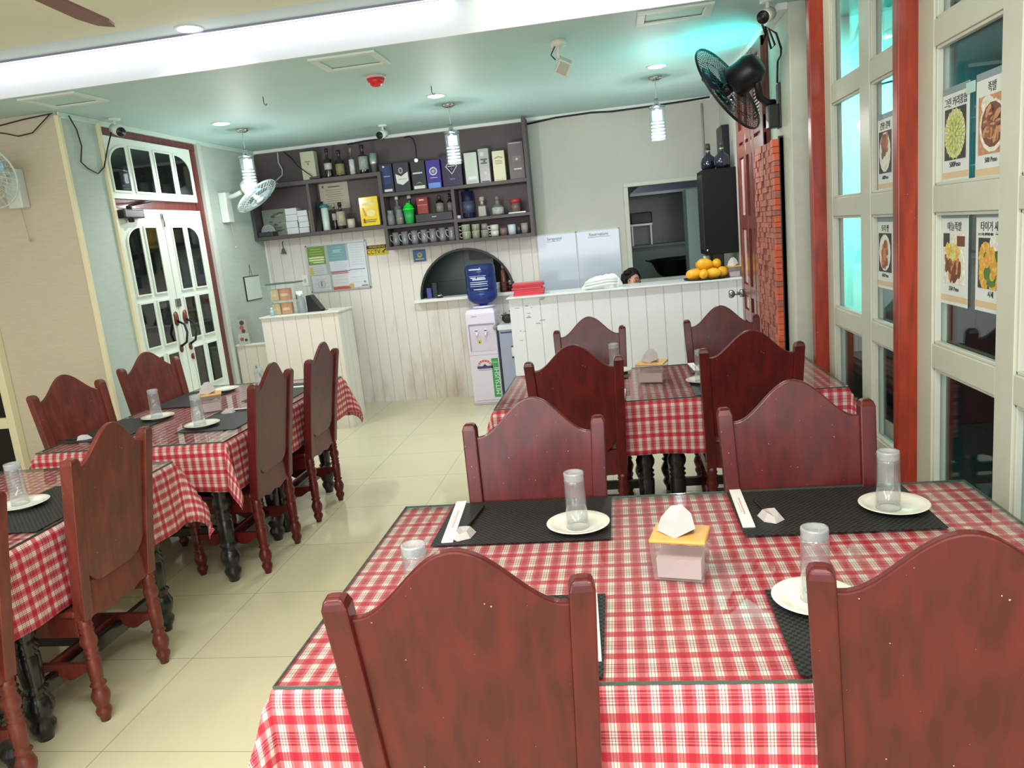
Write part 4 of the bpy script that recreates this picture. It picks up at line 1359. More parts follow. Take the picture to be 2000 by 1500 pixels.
# right unit, middle shelf
bottle('vodka_bottle', -2.180, 1.860, 0.288, 0.040, (90, 92, 92), 'clear bottle with white cap behind two glasses', cap=(235, 235, 235), glassy=True, y=7.80)
for x, lb in ((-2.232, 'left small clear glass bottle in front of the clear white-capped bottle'), (-2.140, 'right small clear glass bottle beside the green shaker')):
    o = MB().lathe([(0, 0.003), (0.034, 0.003), (0.037, 0.05), (0.036, 0.10), (0.026, 0.115), (0.032, 0.14), (0.032, 0.148), (0.024, 0.148)], 18).build('glass_bottle', glass('jar_glass', (0.85, 0.87, 0.87), 1.4, 0.03, haze=0.28, hazecol=(0.55, 0.56, 0.56)), loc=(x, 7.70, 1.860))
    tag(o, lb, 'glass bottle', 'small clear glass bottles')
bottle('wine_bottle', -2.050, 1.860, 0.285, 0.047, (18, 44, 26), 'dark green bottle behind the bright green shaker', cap=(206, 196, 200), y=7.81)
gs = thing('green_shaker', 'bright green plastic shaker on the middle shelf', 'shaker', (-2.037, 7.69, 1.860))
MB().lathe([(0, 0), (0.042, 0), (0.053, 0.135), (0, 0.135)], 22).build('cup', mat('shaker_green', (40, 168, 84), 0.35), gs)
MB().lathe([(0.058, 0.132), (0.058, 0.15), (0.050, 0.152), (0.044, 0.175), (0.022, 0.19), (0.022, 0.205), (0, 0.206)], 22).build('lid', mat('lid_green', (24, 226, 60), 0.35), gs)
rb = thing('red_tin', 'dark red carton on the middle shelf above the black drawer box', 'box', (-1.903, 7.78, 1.942))
MB().box(-0.056, 0.056, -0.04, 0.04, 0, 0.165).build('carton', mat('carton_red', (146, 48, 44), 0.4), rb, bevel=0.003)
m = MB()
flat(m, rect(-.03, .02, .132, .146), -.0412, 0)
flat(m, rect(-.05, .048, .085, .092), -.0412, 1)
flat(m, rect(-.05, .048, .01, .083), -.0412, 2)
m.build('print', [mat('rt_white', (226, 200, 196), 0.4), mat('rt_pink', (206, 140, 130), 0.4), mat('rt_red', (166, 58, 52), 0.4)], rb)
db = thing('long_box', 'long black box lying under the red carton on the middle shelf', 'box', (-1.785, 7.76, 1.860))
MB().box(-0.19, 0.19, -0.075, 0.075, 0, 0.080).build('carton', mat('carton_black', (44, 48, 54), 0.35), db, bevel=0.004)
MB().box(-0.02, 0.025, -0.0765, -0.075, 0.04, 0.048).build('print', mat('lb_mark', (190, 190, 190), 0.4), db)
bottle('wine_bottle', -1.732, 1.942, 0.165, 0.040, (26, 22, 22), 'short black bottle with grey label, standing on the long black box', lab=((150, 146, 138), .02, .55), cap=(80, 70, 70), y=7.78, neck=0.28, shoulder=0.12)
bottle('wine_bottle', -1.625, 1.942, 0.172, 0.030, (26, 24, 26), 'slim black bottle against the middle upright', lab=((134, 126, 124), .02, .50), cap=(24, 24, 24), y=7.78, neck=0.32, shoulder=0.14)
tin_ = bottle('dark_tin', -1.440, 1.854, 0.275, 0.062, (34, 34, 66), 'dark navy bottle tin right of the middle upright', cat_='tin', neck=0.03, shoulder=0.02, y=7.77)
MB().lathe([(0.0632, 0.05), (0.0632, 0.165)], 20).build('paper_label', mat('tin_label', (70, 84, 112), 0.35), tin_)
mug(-1.534, 1.854, 0.022, 0.036, (196, 196, 216), 'tiny pale cup beside the navy tin', y=7.70, group='single mugs')
bottle('square_bottle', -1.290, 1.854, 0.188, 0.054, (170, 164, 158), 'square clear liquor bottle with a light label', sq=True, glassy=True, lab=((182, 170, 162), .10, .52), cap=(196, 176, 150), neck=0.40, shoulder=0.05, y=7.72)
bottle('flask_bottle', -1.137, 1.854, 0.178, 0.058, (176, 176, 174), 'squat clear liquor bottle with round stopper', glassy=True, lab=((192, 192, 186), .06, .42), cap=(120, 116, 116), capr=0.022, neck=0.42, shoulder=0.16, y=7.72)
rl = thing('red_lid_jar', 'clear jar with red lid on a white tray', 'jar', (-0.960, 7.75, 1.868))
MB().lathe([(0, 0), (0.046, 0), (0.048, 0.09), (0, 0.09)], 20).build('jar_body', mat('jar_brown', (122, 96, 90), 0.25, coat=0.4), rl)
MB().lathe([(0, 0.09), (0.056, 0.09), (0.056, 0.122), (0, 0.125)], 20).build('lid', mat('lid_red', (186, 50, 62), 0.35), rl)
tag(MB().box(-1.03, -0.855, 7.68, 7.82, 1.8525, 1.8665).build('white_tray', M_white, bevel=0.004), 'flat white tray under the red-lidded jar', 'tray')

# bottom shelf: glass mugs and cups
gmM = glass('mug_glass', (0.80, 0.82, 0.83), 1.45, 0.03, haze=0.22, hazecol=(0.62, 0.64, 0.66))
def glass_mug(x, label):
    t = thing('glass_mug', label, 'glass mug', (x, 7.73, 1.652), 0, 'glass mugs on the bottom shelf')
    MB().lathe([(0, 0.004), (0.030, 0.0), (0.036, 0.03), (0.033, 0.07), (0.035, 0.135), (0.032, 0.135), (0.030, 0.07), (0.033, 0.03), (0.027, 0.010), (0, 0.012)], 18).build('cup', gmM, t)
    MB().tube([(-0.033, 0, 0.035), (-0.056, 0, 0.06), (-0.062, 0, 0.10), (-0.050, 0, 0.112), (-0.034, 0, 0.105)], 0.005, 7).build('handle', mat('glass_handle', (190, 196, 198), 0.15, coat=0.5), t)
    return t
g0 = None
for i, x in enumerate((-2.215, -2.120, -2.018, -1.918, -1.828, -1.727, -1.632)):
    lb = ('leftmost of seven', 'second from left of seven', 'third from left of seven', 'middle one of seven', 'third from right of seven', 'second from right of seven', 'rightmost of seven')[i]+' glass mugs on the bottom shelf'
    if g0 is None:
        g0 = glass_mug(x, lb)
    else:
        dup(g0, (x, 7.73, 1.652), 0, lb)
GR = (96, 116, 92)
mug(-1.478, 1.652, 0.045, 0.070, (212, 210, 188), 'green-striped cup, lower one of the left pair', -1, stripes=GR)
mug(-1.480, 1.723, 0.045, 0.070, (212, 210, 188), 'green-striped cup, upper one of the left pair', -1, stripes=GR)
mug(-1.382, 1.652, 0.040, 0.068, (200, 198, 176), 'green-striped cup without visible handle, lower one of the second pair', stripes=GR)
mug(-1.378, 1.721, 0.041, 0.066, (200, 198, 176), 'green-striped cup without visible handle, upper one of the second pair', stripes=GR)
mug(-1.290, 1.652, 0.040, 0.070, (190, 184, 166), 'beige cup at the bottom of the third pair', stripes=(150, 146, 128))
mug(-1.290, 1.723, 0.034, 0.062, (150, 144, 138), 'grey cup on top of the beige cup', y=7.73)
mug(-1.190, 1.652, 0.042, 0.056, (224, 222, 212), 'white cup, lower of two stacked beside the beige cup', -1)
mug(-1.190, 1.709, 0.042, 0.056, (224, 222, 212), 'white cup, upper of two stacked beside the beige cup', -1)
mug(-1.100, 1.652, 0.038, 0.072, (128, 104, 100), 'brown mug between white cups and the white-blue mug')
mug(-1.015, 1.652, 0.040, 0.098, (206, 212, 226), 'white and navy mug on the bottom shelf', stripes=None)
mug(-0.945, 1.652, 0.020, 0.082, (60, 58, 62), 'slim dark cup near the right end of the bottom shelf')
mug(-0.885, 1.652, 0.038, 0.100, (150, 142, 134), 'tall grey mug at the right end of the bottom shelf')
rc = tag(MB().lathe([(0, 0), (0.018, 0), (0.018, 0.014), (0, 0.016)], 18, (-1.898, 7.69, 2.462), Matrix.Rotation(PI/2, 3, 'X')).build('round_sensor', mat('sensor_white', (250, 250, 250), 0.3, emit=0.4)), 'small white round light in front of the charcoal box', 'light')
tag(MB().tube([(-2.04, 7.865, 2.715), (-1.98, 7.85, 2.72), (-1.93, 7.80, 2.68), (-1.90, 7.74, 2.60), (-1.893, 7.70, 2.53), (-1.896, 7.692, 2.478)], 0.006).build('sensor_cable', M_wire), 'black cable curving down to the small white round light', 'cable')

# ------------------------------------------------------------------ notices on the back wall
nb = thing('notice_board', 'white-framed notice board covered with papers on the back wall', 'notice board', (-2.925, 7.899, 1.26))
MB().box(-0.325, 0.325, -0.014, 0, 0, 0.48).build('panel', mat('board_white', (172, 186, 184), 0.5), nb)
m = MB().box(-0.33, 0.33, -0.020, 0, -0.010, 0.006).box(-0.33, 0.33, -0.020, 0, 0.474, 0.49).box(-0.335, -0.32, -0.020, 0, -0.01, 0.49).box(0.32, 0.335, -0.020, 0, -0.01, 0.49)
m.build('frame', mat('board_frame', (196, 200, 200), 0.35, metal=0.4), nb)
def notice(x, z, w, h, col, label, lines=6, ink=(150, 156, 168), extra=None, lay=0):
    t = thing('notice', label, 'notice', (-2.925+x, 7.8835-0.0022*lay, 1.26+z), 0, 'papers on the notice board')
    MB().box(-w/2, w/2, -0.001, 0, -h/2, h/2).build('sheet', mat('notice_%d_%d_%d' % col, col, 0.6), t)
    m = MB()
    for i in range(lines):
        zz = h/2-h*(i+1)/(lines+1)
        ww = w*(0.36 if i % 3 else 0.28)
        flat(m, rect(-ww, ww, zz-0.002, zz+0.002), -0.0022, 0)
    ms = [mat('ink_%d_%d_%d' % ink, ink, 0.6)]
    if extra:
        for k, (poly, c) in enumerate(extra):
            flat(m, poly, -0.0034-0.0012*k, k+1)
            ms.append(mat('ink_%d_%d_%d' % c, c, 0.6))
    m.build('print', ms, t)
    return t
notice(-0.225, 0.375, 0.195, 0.185, (122, 158, 58), 'green notice at the top left of the notice board', 6, (206, 220, 160), [(rect(-.085, .085, -.03, -.015), (226, 236, 196)), (rect(-.085, .085, -.055, -.04), (226, 236, 196)), (rect(-.04, .08, -.078, -.066), (216, 230, 180))])
notice(0.005, 0.385, 0.200, 0.165, (126, 168, 178), 'blue-grey notice at the top centre of the notice board', 5, (160, 196, 202), [(rect(-.04, .04, .0, .035), (150, 200, 206))])
notice(0.220, 0.345, 0.180, 0.250, (216, 224, 230), 'tall white sheet at the top right of the notice board', 9, (190, 200, 210))
notice(-0.225, 0.225, 0.195, 0.105, (206, 208, 206), 'white notice with a yellow strip at the left of the notice board', 4, (170, 172, 190), [(rect(-.09, -.055, -.045, .03), (196, 186, 96))], 1)
notice(0.020, 0.240, 0.215, 0.115, (214, 220, 228), 'white double sheet at the centre of the notice board', 5, (186, 196, 212), [(rect(-.107, .107, -.057, -.048), (170, 80, 110))], 1)
notice(-0.205, 0.080, 0.205, 0.170, (214, 210, 216), 'white drawing sheet at the bottom left of the notice board', 3, (176, 176, 186), [(circ(0, -.01, .042), (176, 178, 190)), (circ(0, -.01, .034), (206, 206, 214)), (rect(-.008, .008, -.03, .02), (126, 130, 150))], 1)
notice(0.015, 0.085, 0.190, 0.175, (218, 214, 218), 'red-edged certificate at the bottom centre of the notice board', 4, (178, 190, 196), [(rect(-.095, .095, -.087, -.055), (196, 92, 84)), (rect(-.095, .095, .078, .087), (200, 106, 122))], 1)
notice(0.205, 0.115, 0.215, 0.215, (222, 226, 234), 'white permit with gold corner at the bottom right of the notice board', 3, (196, 202, 214), [(rect(-.105, -.055, -.105, -.065), (206, 176, 84)), (rect(-.08, .09, .078, .084), (110, 124, 136)), (rect(.03, .10, -.098, -.090), (90, 96, 110)), (rect(.06, .08, -.066, -.046), (140, 150, 176))], 2)
cs = thing('warning_sign', 'yellow and black CCTV warning sign under the shelf', 'sign', (-2.478, 7.898, 1.632))
MB().box(-0.115, 0.115, -0.004, 0, -0.053, 0.053).build('plate', mat('sign_yellow', (214, 190, 22), 0.4), cs)
m = MB()
flat(m, rect(-.112, .112, .014, .050), -.0052, 0)
m.text('CCTV', 0.062, (-0.042, -0.006, -0.020), 0, sx=0.9)
m.text('WARNING', 0.036, (0.0, -0.0062, 0.032), 1, sx=1.02)
m.prism([(.048, -.022), (.052, -.030), (.100, -.002), (.094, .012)], -.0062, -.005, 'xz', 0)
m.prism([(.060, -.040), (.068, -.040), (.074, -.022), (.066, -.022)], -.0062, -.005, 'xz', 0)
m.build('print', [mat('sign_black', (24, 22, 14), 0.5), mat('sign_yellow2', (214, 190, 22), 0.4)], cs)
bs = thing('blue_sign', 'small blue wall sign with yellow emblem left of the arch', 'sign', (-2.034, 7.898, 1.530))
MB().box(-0.068, 0.068, -0.006, 0, -0.062, 0.062).build('plate', mat('sign_blue', (70, 116, 176), 0.4), bs, bevel=0.006)
m = MB()
flat(m, circ(0.004, .006, .026), -.0072, 0)
flat(m, circ(0.004, .010, .014), -.0082, 1)
flat(m, rect(-.045, .045, -.040, -.030), -.0072, 0)
flat(m, rect(-.05, .05, -.052, -.045), -.0072, 2)
flat(m, rect(-.05, .05, .048, .054), -.0072, 2)
m.build('emblem', [mat('emblem_yellow', (214, 206, 110), 0.4), mat('emblem_green', (96, 150, 110), 0.4), mat('emblem_blue', (40, 70, 120), 0.4)], bs)
for k, (x, w_) in enumerate(((-0.595, 0.40), (-0.178, 0.43))):
    wb_ = thing('whiteboard', ('left whiteboard headed Samgyupsal behind the counter', 'right whiteboard headed Reservations behind the counter')[k], 'whiteboard', (x, 7.898, 1.035), 0, 'whiteboards behind the counter')
    MB().box(-w_/2, w_/2, -0.010, 0, 0, 0.58).build('board', mat('whiteboard_surface', (196, 208, 222), 0.06, coat=0.6), wb_)
    MB().box(-w_/2, w_/2, -0.013, 0, 0.572, 0.585).box(-w_/2, w_/2, -0.013, 0, -0.006, 0.006).box(-w_/2, -w_/2+0.008, -0.013, 0, 0, 0.58).box(w_/2-0.008, w_/2, -0.013, 0, 0, 0.58).build('frame', mat('whiteboard_frame', (208, 214, 216), 0.3), wb_)
    m = MB()
    if k == 0:
        m.text('Samgyupsal', 0.040, (-0.02, -0.0108, 0.533), 0, sx=0.82)
        m.box(-0.10, 0.04, -0.0112, -0.0105, 0.505, 0.508)
    else:
        m.text('Reservations', 0.044, (0.01, -0.0108, 0.535), 0, sx=0.85)
        m.box(-0.10, 0.13, -0.0112, -0.0105, 0.508, 0.511)
    m.build('handwriting', mat('marker_ink', (44, 46, 70), 0.5), wb_)
hk = thing('hanging_keys', 'small dark tag hanging on a hook below the left shelf', 'tag', (-3.50, 7.895, 1.80))
MB().tube([(0, 0, 0.02), (0, -0.02, 0.0), (0, -0.02, -0.06)], 0.004).build('hook', M_black, hk)
MB().prism([(-0.03, -0.11), (0.03, -0.115), (0.012, -0.055), (-0.010, -0.055)], -0.028, -0.016).build('tag', mat('tag_grey', (96, 96, 88), 0.5), hk)
so = thing('wall_socket', 'white wall socket beside the notice board', 'socket', (-3.315, 7.899, 1.385))
MB().box(-0.035, 0.035, -0.010, 0, -0.058, 0.058).build('plate', M_white, so, bevel=0.003)
MB().box(-0.012, 0.012, -0.013, -0.010, -0.02, 0.02).build('switch', mat('socket_grey', (190, 196, 190), 0.4), so)

# ------------------------------------------------------------------ arch hatch items
tag(MB().box(-2.005, -1.955, 7.90, 7.96, 1.0775, 1.185).build('blue_carton', mat('blue_carton', (70, 74, 150), 0.4), bevel=0.003), 'small blue carton at the left end of the arch sill', 'box')
tag(MB().box(-1.945, -1.895, 7.92, 7.98, 1.0775, 1.235).build('dark_carton', mat('dark_carton', (34, 36, 50), 0.4), bevel=0.003), 'dark upright carton beside the blue one on the arch sill', 'box')
cb = thing('call_bell', 'black and chrome call bell on the arch sill', 'bell', (-1.862, 7.87, 1.0775))
MB().lathe([(0, 0), (0.036, 0), (0.036, 0.010), (0, 0.012)], 20).build('base', M_black, cb)
MB().lathe([(0.030, 0.014), (0.028, 0.028), (0.014, 0.042), (0.005, 0.045), (0.005, 0.054), (0, 0.055)], 20).build('dome', M_chrome, cb)
cd_ = thing('sauce_caddy', 'red wire caddy on the right end of the arch sill', 'caddy', (-1.145, 7.93, 1.0775))
m = MB()
for z in (0.004, 0.05, 0.095):
    m.tube([(-0.075, -0.05, z), (0.075, -0.05, z), (0.075, 0.05, z), (-0.075, 0.05, z), (-0.075, -0.05, z)], 0.004, 5)
for x in (-0.075, -0.025, 0.025, 0.075):
    m.tube([(x, -0.05, 0.004), (x, -0.05, 0.095)], 0.003, 5)
    m.tube([(x, 0.05, 0.004), (x, 0.05, 0.095)], 0.003, 5)
m.build('rack', mat('caddy_red', (120, 36, 40), 0.4), cd_)
MB().box(-0.072, 0.072, -0.047, 0.047, 0.001, 0.005).build('tray', mat('caddy_tray', (92, 30, 34), 0.5), cd_)
bottle('sauce_bottle', -1.180, 1.083, 0.270, 0.027, (126, 76, 58), 'brown sauce bottle with pale nozzle in the red caddy', cap=(196, 186, 176), y=7.935, neck=0.16, shoulder=0.06)
bottle('sauce_bottle', -1.108, 1.083, 0.215, 0.024, (66, 30, 34), 'dark sauce bottle with white cap in the red caddy', cap=(228, 228, 226), lab=((206, 206, 206), .3, .5), y=7.935, neck=0.24)
tag(MB().lathe([(0, 0), (0.034, 0), (0.040, 0.10), (0.037, 0.10), (0.031, 0.004), (0, 0.004)], 18, (-1.262, 7.94, 1.0775)).build('paper_cup', mat('cup_white', (214, 222, 216), 0.5)), 'white cup behind the blue water bottle on the arch sill', 'cup')
kc = tag(MB().box(-1.60, -1.02, 8.35, 8.75, 1.42, 1.62).box(-1.62, -1.0, 8.33, 8.77, 1.62, 1.66).build('kitchen_cabinet', mat('kitchen_cabinet_dark', (40, 40, 38), 0.4)), 'dark hanging cabinet seen through the arch', 'cabinet')
struct(MB().box(-2.9, -1.38, 8.62, 8.66, 0, 2.8).build('wall_kitchen_partition', grid_tiles('partition_tile', (118, 134, 132), (0.42, 0.42), (86, 98, 96), 0.006, 0.3, ax=(0, 2), off=(0.1, 0.12))))

# kitchen seen through the opening
hd = thing('range_hood', 'steel range hood seen through the kitchen opening', 'hood', (0.62, 9.75, 1.98))
MB().add([(-0.42, -0.35, 0), (0.75, -0.35, 0), (0.75, 0.4, 0), (-0.42, 0.4, 0), (-0.18, -0.20, 0.17), (0.65, -0.20, 0.17), (0.65, 0.35, 0.17), (-0.18, 0.35, 0.17)], [(0, 3, 2, 1), (4, 5, 6, 7), (0, 1, 5, 4), (1, 2, 6, 5), (2, 3, 7, 6), (3, 0, 4, 7)]).build('canopy', mat('hood_steel', (160, 168, 184), 0.35, metal=0.5), hd)
MB().box(0.0, 0.45, -0.05, 0.40, 0.16, 0.82).build('duct', M_steel, hd)
MB().box(-0.42, 0.75, -0.36, -0.35, -0.03, 0.0).build('lip', M_steel, hd)
st = tag(MB().box(0.14, 1.55, 9.86, 10.19, 0.0, 1.33).box(0.14, 1.55, 9.83, 10.19, 1.33, 1.36).build('kitchen_counter', mat('kitchen_counter_grey', (112, 128, 118), 0.4)), 'grey-green tiled kitchen counter at the back of the kitchen', 'counter')
ks = thing('kitchen_shelf', 'small metal shelf stand with a dark box in the kitchen', 'shelf', (0.36, 9.92, 1.36))
MB().box(-0.17, 0.10, -0.12, 0.12, 0.24, 0.265).box(0.07, 0.09, -0.10, -0.08, 0, 0.24).box(-0.16, -0.14, -0.1, -0.08, 0, 0.24).build('stand', M_steel, ks)
MB().box(-0.16, 0.10, -0.11, 0.1, 0.266, 0.40).build('dark_box', M_black, ks, bevel=0.01)
wk = thing('wok', 'large black wok standing on the stove in the kitchen', 'wok', (0.72, 8.95, 0.96))
MB().lathe([(0, 0.0), (0.16, 0.01), (0.27, 0.09), (0.355, 0.245), (0.365, 0.25), (0.345, 0.245), (0.26, 0.10), (0.15, 0.025), (0, 0.015)], 28).build('bowl', mat('wok_black', (20, 20, 20), 0.35), wk)
MB().tube([(-0.34, -0.05, 0.23), (-0.40, -0.04, 0.25), (-0.40, 0.04, 0.25), (-0.34, 0.05, 0.23)], 0.008).build('handle', M_black, wk)
tag(MB().box(0.15, 1.4, 8.5, 9.3, 0, 0.95).build('stove', mat('stove_black', (26, 27, 28), 0.3), bevel=0.01), 'black stove block under the wok behind the opening', 'stove')
tag(MB().box(0.728, 0.93, 8.10, 8.50, 0, 1.93).build('tall_fridge', mat('fridge_blue_grey', (128, 148, 146), 0.35), bevel=0.008), 'pale grey-green tall door edge in the kitchen opening', 'fridge')
# ------------------------------------------------------------------ bar counter and what stands on it
ct = thing('counter', 'white boarded bar counter in front of the kitchen opening', 'counter', (0, 0, 0))
MB().box(-0.985, 1.055, 6.80, 6.84, 0, 1.085).box(-0.985, -0.945, 6.84, 7.20, 0, 1.085).build('front_panel', M_plank_bar, ct)
MB().box(-1.005, 1.055, 6.77, 7.22, 1.085, 1.10).build('top', mat('counter_top_white', (222, 226, 228), 0.3), ct, bevel=0.004)
scm = MB()
random.seed(11)
for i in range(14):
    x, z = random.uniform(-.96, -.70), random.uniform(.70, 1.07)
    w_, h_ = random.uniform(.012, .05), random.uniform(.003, .009)
    scm.box(x, x+w_, 6.7985, 6.8, z, z+h_)
scm.build('scuffs', mat('scuff_grey', (150, 148, 136), 0.6), ct)
# red menus
random.seed(5)
mn = None
MGRP = 'stacked red menu folders'
for i in range(6):
    lb = ('bottom', 'second from bottom', 'third from bottom', 'third from top', 'second from top', 'topmost')[i]+' red menu folder of the stack on the counter'
    if mn is None:
        mn = thing('menu_folder', lb, 'menu', (-0.815, 6.985, 1.1005), 0, MGRP)
        m = MB().box(-0.135, 0.135, -0.103, -0.0995, 0, 0.0175).box(-0.135, 0.135, -0.10, 0.10, 0, 0.0025).box(-0.135, 0.135, -0.10, 0.10, 0.0155, 0.018).box(-0.137, -0.132, -0.10, 0.10, 0, 0.018)
        m.build('cover', mat('menu_red', (206, 30, 50), 0.35, coat=0.3), mn, bevel=0.001)
        MB().box(-0.130, 0.130, -0.095, 0.095, 0.003, 0.015).build('pages', mat('menu_pages', (176, 130, 126), 0.6), mn)
    else:
        dup(mn, (-0.815+random.uniform(-.012, .012), 6.985+random.uniform(-.008, .008), 1.1005+0.0185*i), random.uniform(-.03, .03), lb)
# white cloth heap
tw = MB()
n, L = 44, 22
vs = []
for j in range(L+1):
    for i in range(n):
        a = 2*PI*i/n
        q = j/L
        r = math.cos(q*PI/2)**0.55
        fold = 1+0.07*math.sin(a*5+q*3)+0.05*math.sin(a*9-q*7)
        z = math.sin(q*PI/2)
        prof = 0.105*z*(1+0.28*math.cos(a-0.6)*r)+0.010*math.sin(a*7+q*9)*r*z+0.008*math.sin(a*13)*r*z
        vs.append((0.175*r*fold*math.cos(a), 0.10*r*fold*math.sin(a), prof))
fs = [(j*n+i, j*n+(i+1) % n, (j+1)*n+(i+1) % n, (j+1)*n+i) for j in range(L) for i in range(n)]
fs.append(tuple(range(n-1, -1, -1)))
tw.add(vs, fs, 0, True)
twt = thing('folded_towel', 'crumpled white towel on the counter beside the peeking woman', 'towel', (-0.155, 6.98, 1.1005))
tw.build('heap', mat('towel_white', (228, 236, 230), 0.9, bump=0.3, bscale=120), twt)
m = MB()
for s_, z0 in ((1, 0.030), (-1, 0.055), (1, 0.075)):
    m.tube([(-0.155+0.02*z0*10, -0.09, z0-0.012), (-0.05, -0.108, z0), (0.06, -0.104, z0+0.012), (0.14, -0.07, z0+0.004)], 0.013, 8)
m.build('fold', mat('towel_white', (228, 236, 230), 0.9), twt)
# mangoes on a black tray
tag(MB().lathe([(0, 0), (0.185, 0), (0.205, 0.010), (0.207, 0.014), (0.185, 0.006), (0, 0.005)], 32, (0.775, 6.985, 1.1005), sx=1.0, sy=0.85).build('black_tray', M_black), 'round black tray under the mangoes on the counter', 'tray')
MANGO = mat('mango_yellow', (244, 178, 36), 0.35, noise=0.22, nscale=14)
def mango(x, y, z, rz, tilt, lb, k=1.0):
    prof = [(0, -0.062), (0.020, -0.058), (0.036, -0.040), (0.044, -0.010), (0.043, 0.018), (0.034, 0.044), (0.018, 0.060), (0, 0.065)]
    M = Matrix.Rotation(rz, 3, 'Z') @ Matrix.Rotation(PI/2+tilt, 3, 'Y')
    o = thing('mango', lb, 'mango', (x, y, z), 0, 'ripe mangoes on the black tray')
    MB().lathe([(r*k*1.05, h*k*1.05) for r, h in prof], 20, M=M, sx=1.0, sy=0.90).build('fruit', MANGO, o)
    e = M @ Vector((0, 0, 0.066*k))
    MB().cyl(e*0.985, e*1.08, 0.0035).build('stem', mat('mango_stem', (90, 62, 30), 0.6), o)
TY = 1.1005+0.006
mango(0.655, 6.93, TY+0.043, 0.15, 0.05, 'large mango lying at the left end of the tray', 1.08)
mango(0.735, 6.87, TY+0.043, 1.35, 0.0, 'front mango second from the left, its end facing the room', 1.0)
mango(0.815, 6.88, TY+0.045, -0.15, 0.0, 'front mango in the middle of the tray', 1.0)
mango(0.900, 6.94, TY+0.046, 1.1, 0.1, 'mango at the right end of the tray', 1.04)
mango(0.690, 7.05, TY+0.043, 0.3, 0.0, 'back mango half hidden on the left of the pile', 1.0)
mango(0.830, 7.06, TY+0.043, -0.2, 0.0, 'back mango under the pile at the middle', 1.0)
mango(0.755, 6.955, TY+0.122, 0.35, 0.15, 'big mango lying on top of the pile', 1.15)
mango(0.862, 7.00, TY+0.118, 1.3, 0.0, 'mango on top of the pile at its right', 0.95)
mango(0.745, 7.06, TY+0.118, 0.0, 0.0, 'mango peeping out at the back top of the pile', 0.92)
# small tissue holder at counter's right end
make_tissue((1.000, 6.96, 1.1005), 0.1, 'clear tissue holder at the right end of the bar counter', w=0.10, d=0.10, h=0.085)
bottle('sauce_bottle', 0.800, 1.1005, 0.255, 0.030, (26, 22, 24), 'dark bottle with white label behind the mangoes', lab=((206, 206, 206), .58, .74), y=7.17, cap=(24, 24, 24))
tag(MB().box(0.845, 0.945, 7.12, 7.20, 1.1005, 1.37).build('black_canister', M_black, bevel=0.01), 'black block behind the mangoes under the cabinet', 'canister')
# hanging black cabinet with two decanters
bc = thing('black_cabinet', 'black cabinet hung at the right of the kitchen opening', 'cabinet', (0, 0, 0))
MB().box(0.775, 1.058, 7.00, 7.42, 1.305, 2.035).build('body', mat('cabinet_black', (15, 15, 15), 0.6, spec=0.2, noise=0.2, nscale=6), bc, bevel=0.004)
m = MB()
for i in range(9):
    y = 7.03+i*0.042
    m.box(0.770, 0.776, y, y+0.026, 1.35, 2.0)
m.build('side_slats', mat('cabinet_black2', (34, 34, 34), 0.4), bc)
MB().ell((0.79, 6.995, 1.345), 0.008, 0.008, 0.010).build('knob', M_chrome, bc)
def decanter(x, y, lb):
    t = thing('decanter', lb, 'decanter', (x, y, 2.0365), 0, 'dark blue decanters on the black cabinet')
    MB().lathe([(0, 0), (0.050, 0), (0.066, 0.03), (0.068, 0.065), (0.056, 0.105), (0.026, 0.130), (0.019, 0.145), (0.019, 0.175), (0.024, 0.178), (0.024, 0.186), (0, 0.186)], 20).build('flask', mat('decanter_blue', (26, 26, 44), 0.15, coat=0.5), t)
    MB().lathe([(0, 0.187), (0.020, 0.187), (0.022, 0.20), (0.018, 0.228), (0, 0.230)], 16).build('stopper', mat('stopper_dark', (70, 64, 58), 0.3), t)
    MB().lathe([(0.0200, 0.158), (0.0200, 0.172)], 16).build('collar', mat('collar_gold', (190, 176, 140), 0.3, metal=0.5), t)
decanter(0.858, 7.21, 'dark blue decanter at the back left on the black cabinet')
decanter(0.955, 7.07, 'dark blue decanter at the front right on the black cabinet')
tag(MB().box(0.99, 1.058, 7.3, 7.62, 2.05, 2.42).build('wall_speaker', M_black, bevel=0.006), 'black box on the wall above the black cabinet', 'speaker')
tag(MB().cyl((0.90, 7.885, 2.08), (0.90, 7.885, 2.70), 0.010).build('conduit', mat('conduit_grey', (170, 168, 156), 0.5)), 'thin grey conduit on the back wall above the decanters', 'conduit')

# ------------------------------------------------------------------ water dispenser, fridge
wd = thing('water_dispenser', 'white water dispenser standing left of the bar counter', 'water dispenser', (-1.375, 7.40, 0))
DW = mat('dispenser_white', (226, 220, 236), 0.3)
m = MB()
hw = 0.148
vs = [(-hw, 0, 0.02), (hw, 0, 0.02), (hw, 0.30, 0.02), (-hw, 0.30, 0.02), (-hw, 0, 0.93), (hw, 0, 0.93), (hw, 0.30, 0.93), (-hw, 0.30, 0.93), (-hw+0.02, 0.03, 0.965), (hw-0.02, 0.03, 0.965), (hw-0.02, 0.28, 0.965), (-hw+0.02, 0.28, 0.965)]
m.add(vs, [(0, 3, 2, 1), (0, 1, 5, 4), (1, 2, 6, 5), (2, 3, 7, 6), (3, 0, 4, 7), (4, 5, 9, 8), (5, 6, 10, 9), (6, 7, 11, 10), (7, 4, 8, 11), (8, 9, 10, 11)])
m.box(-hw+0.01, hw-0.01, 0.01, 0.29, 0, 0.02)
m.build('body', DW, wd, bevel=0.012)
m = MB().box(-hw+0.028, hw-0.02, -0.003, 0.0, 0.55, 0.815)
m.build('tap_panel', mat('dispenser_panel', (214, 206, 226), 0.35), wd)
m = MB().box(-hw+0.024, hw-0.016, -0.010, 0, 0.812, 0.822).box(-hw+0.024, -hw+0.032, -0.008, 0, 0.55, 0.815)
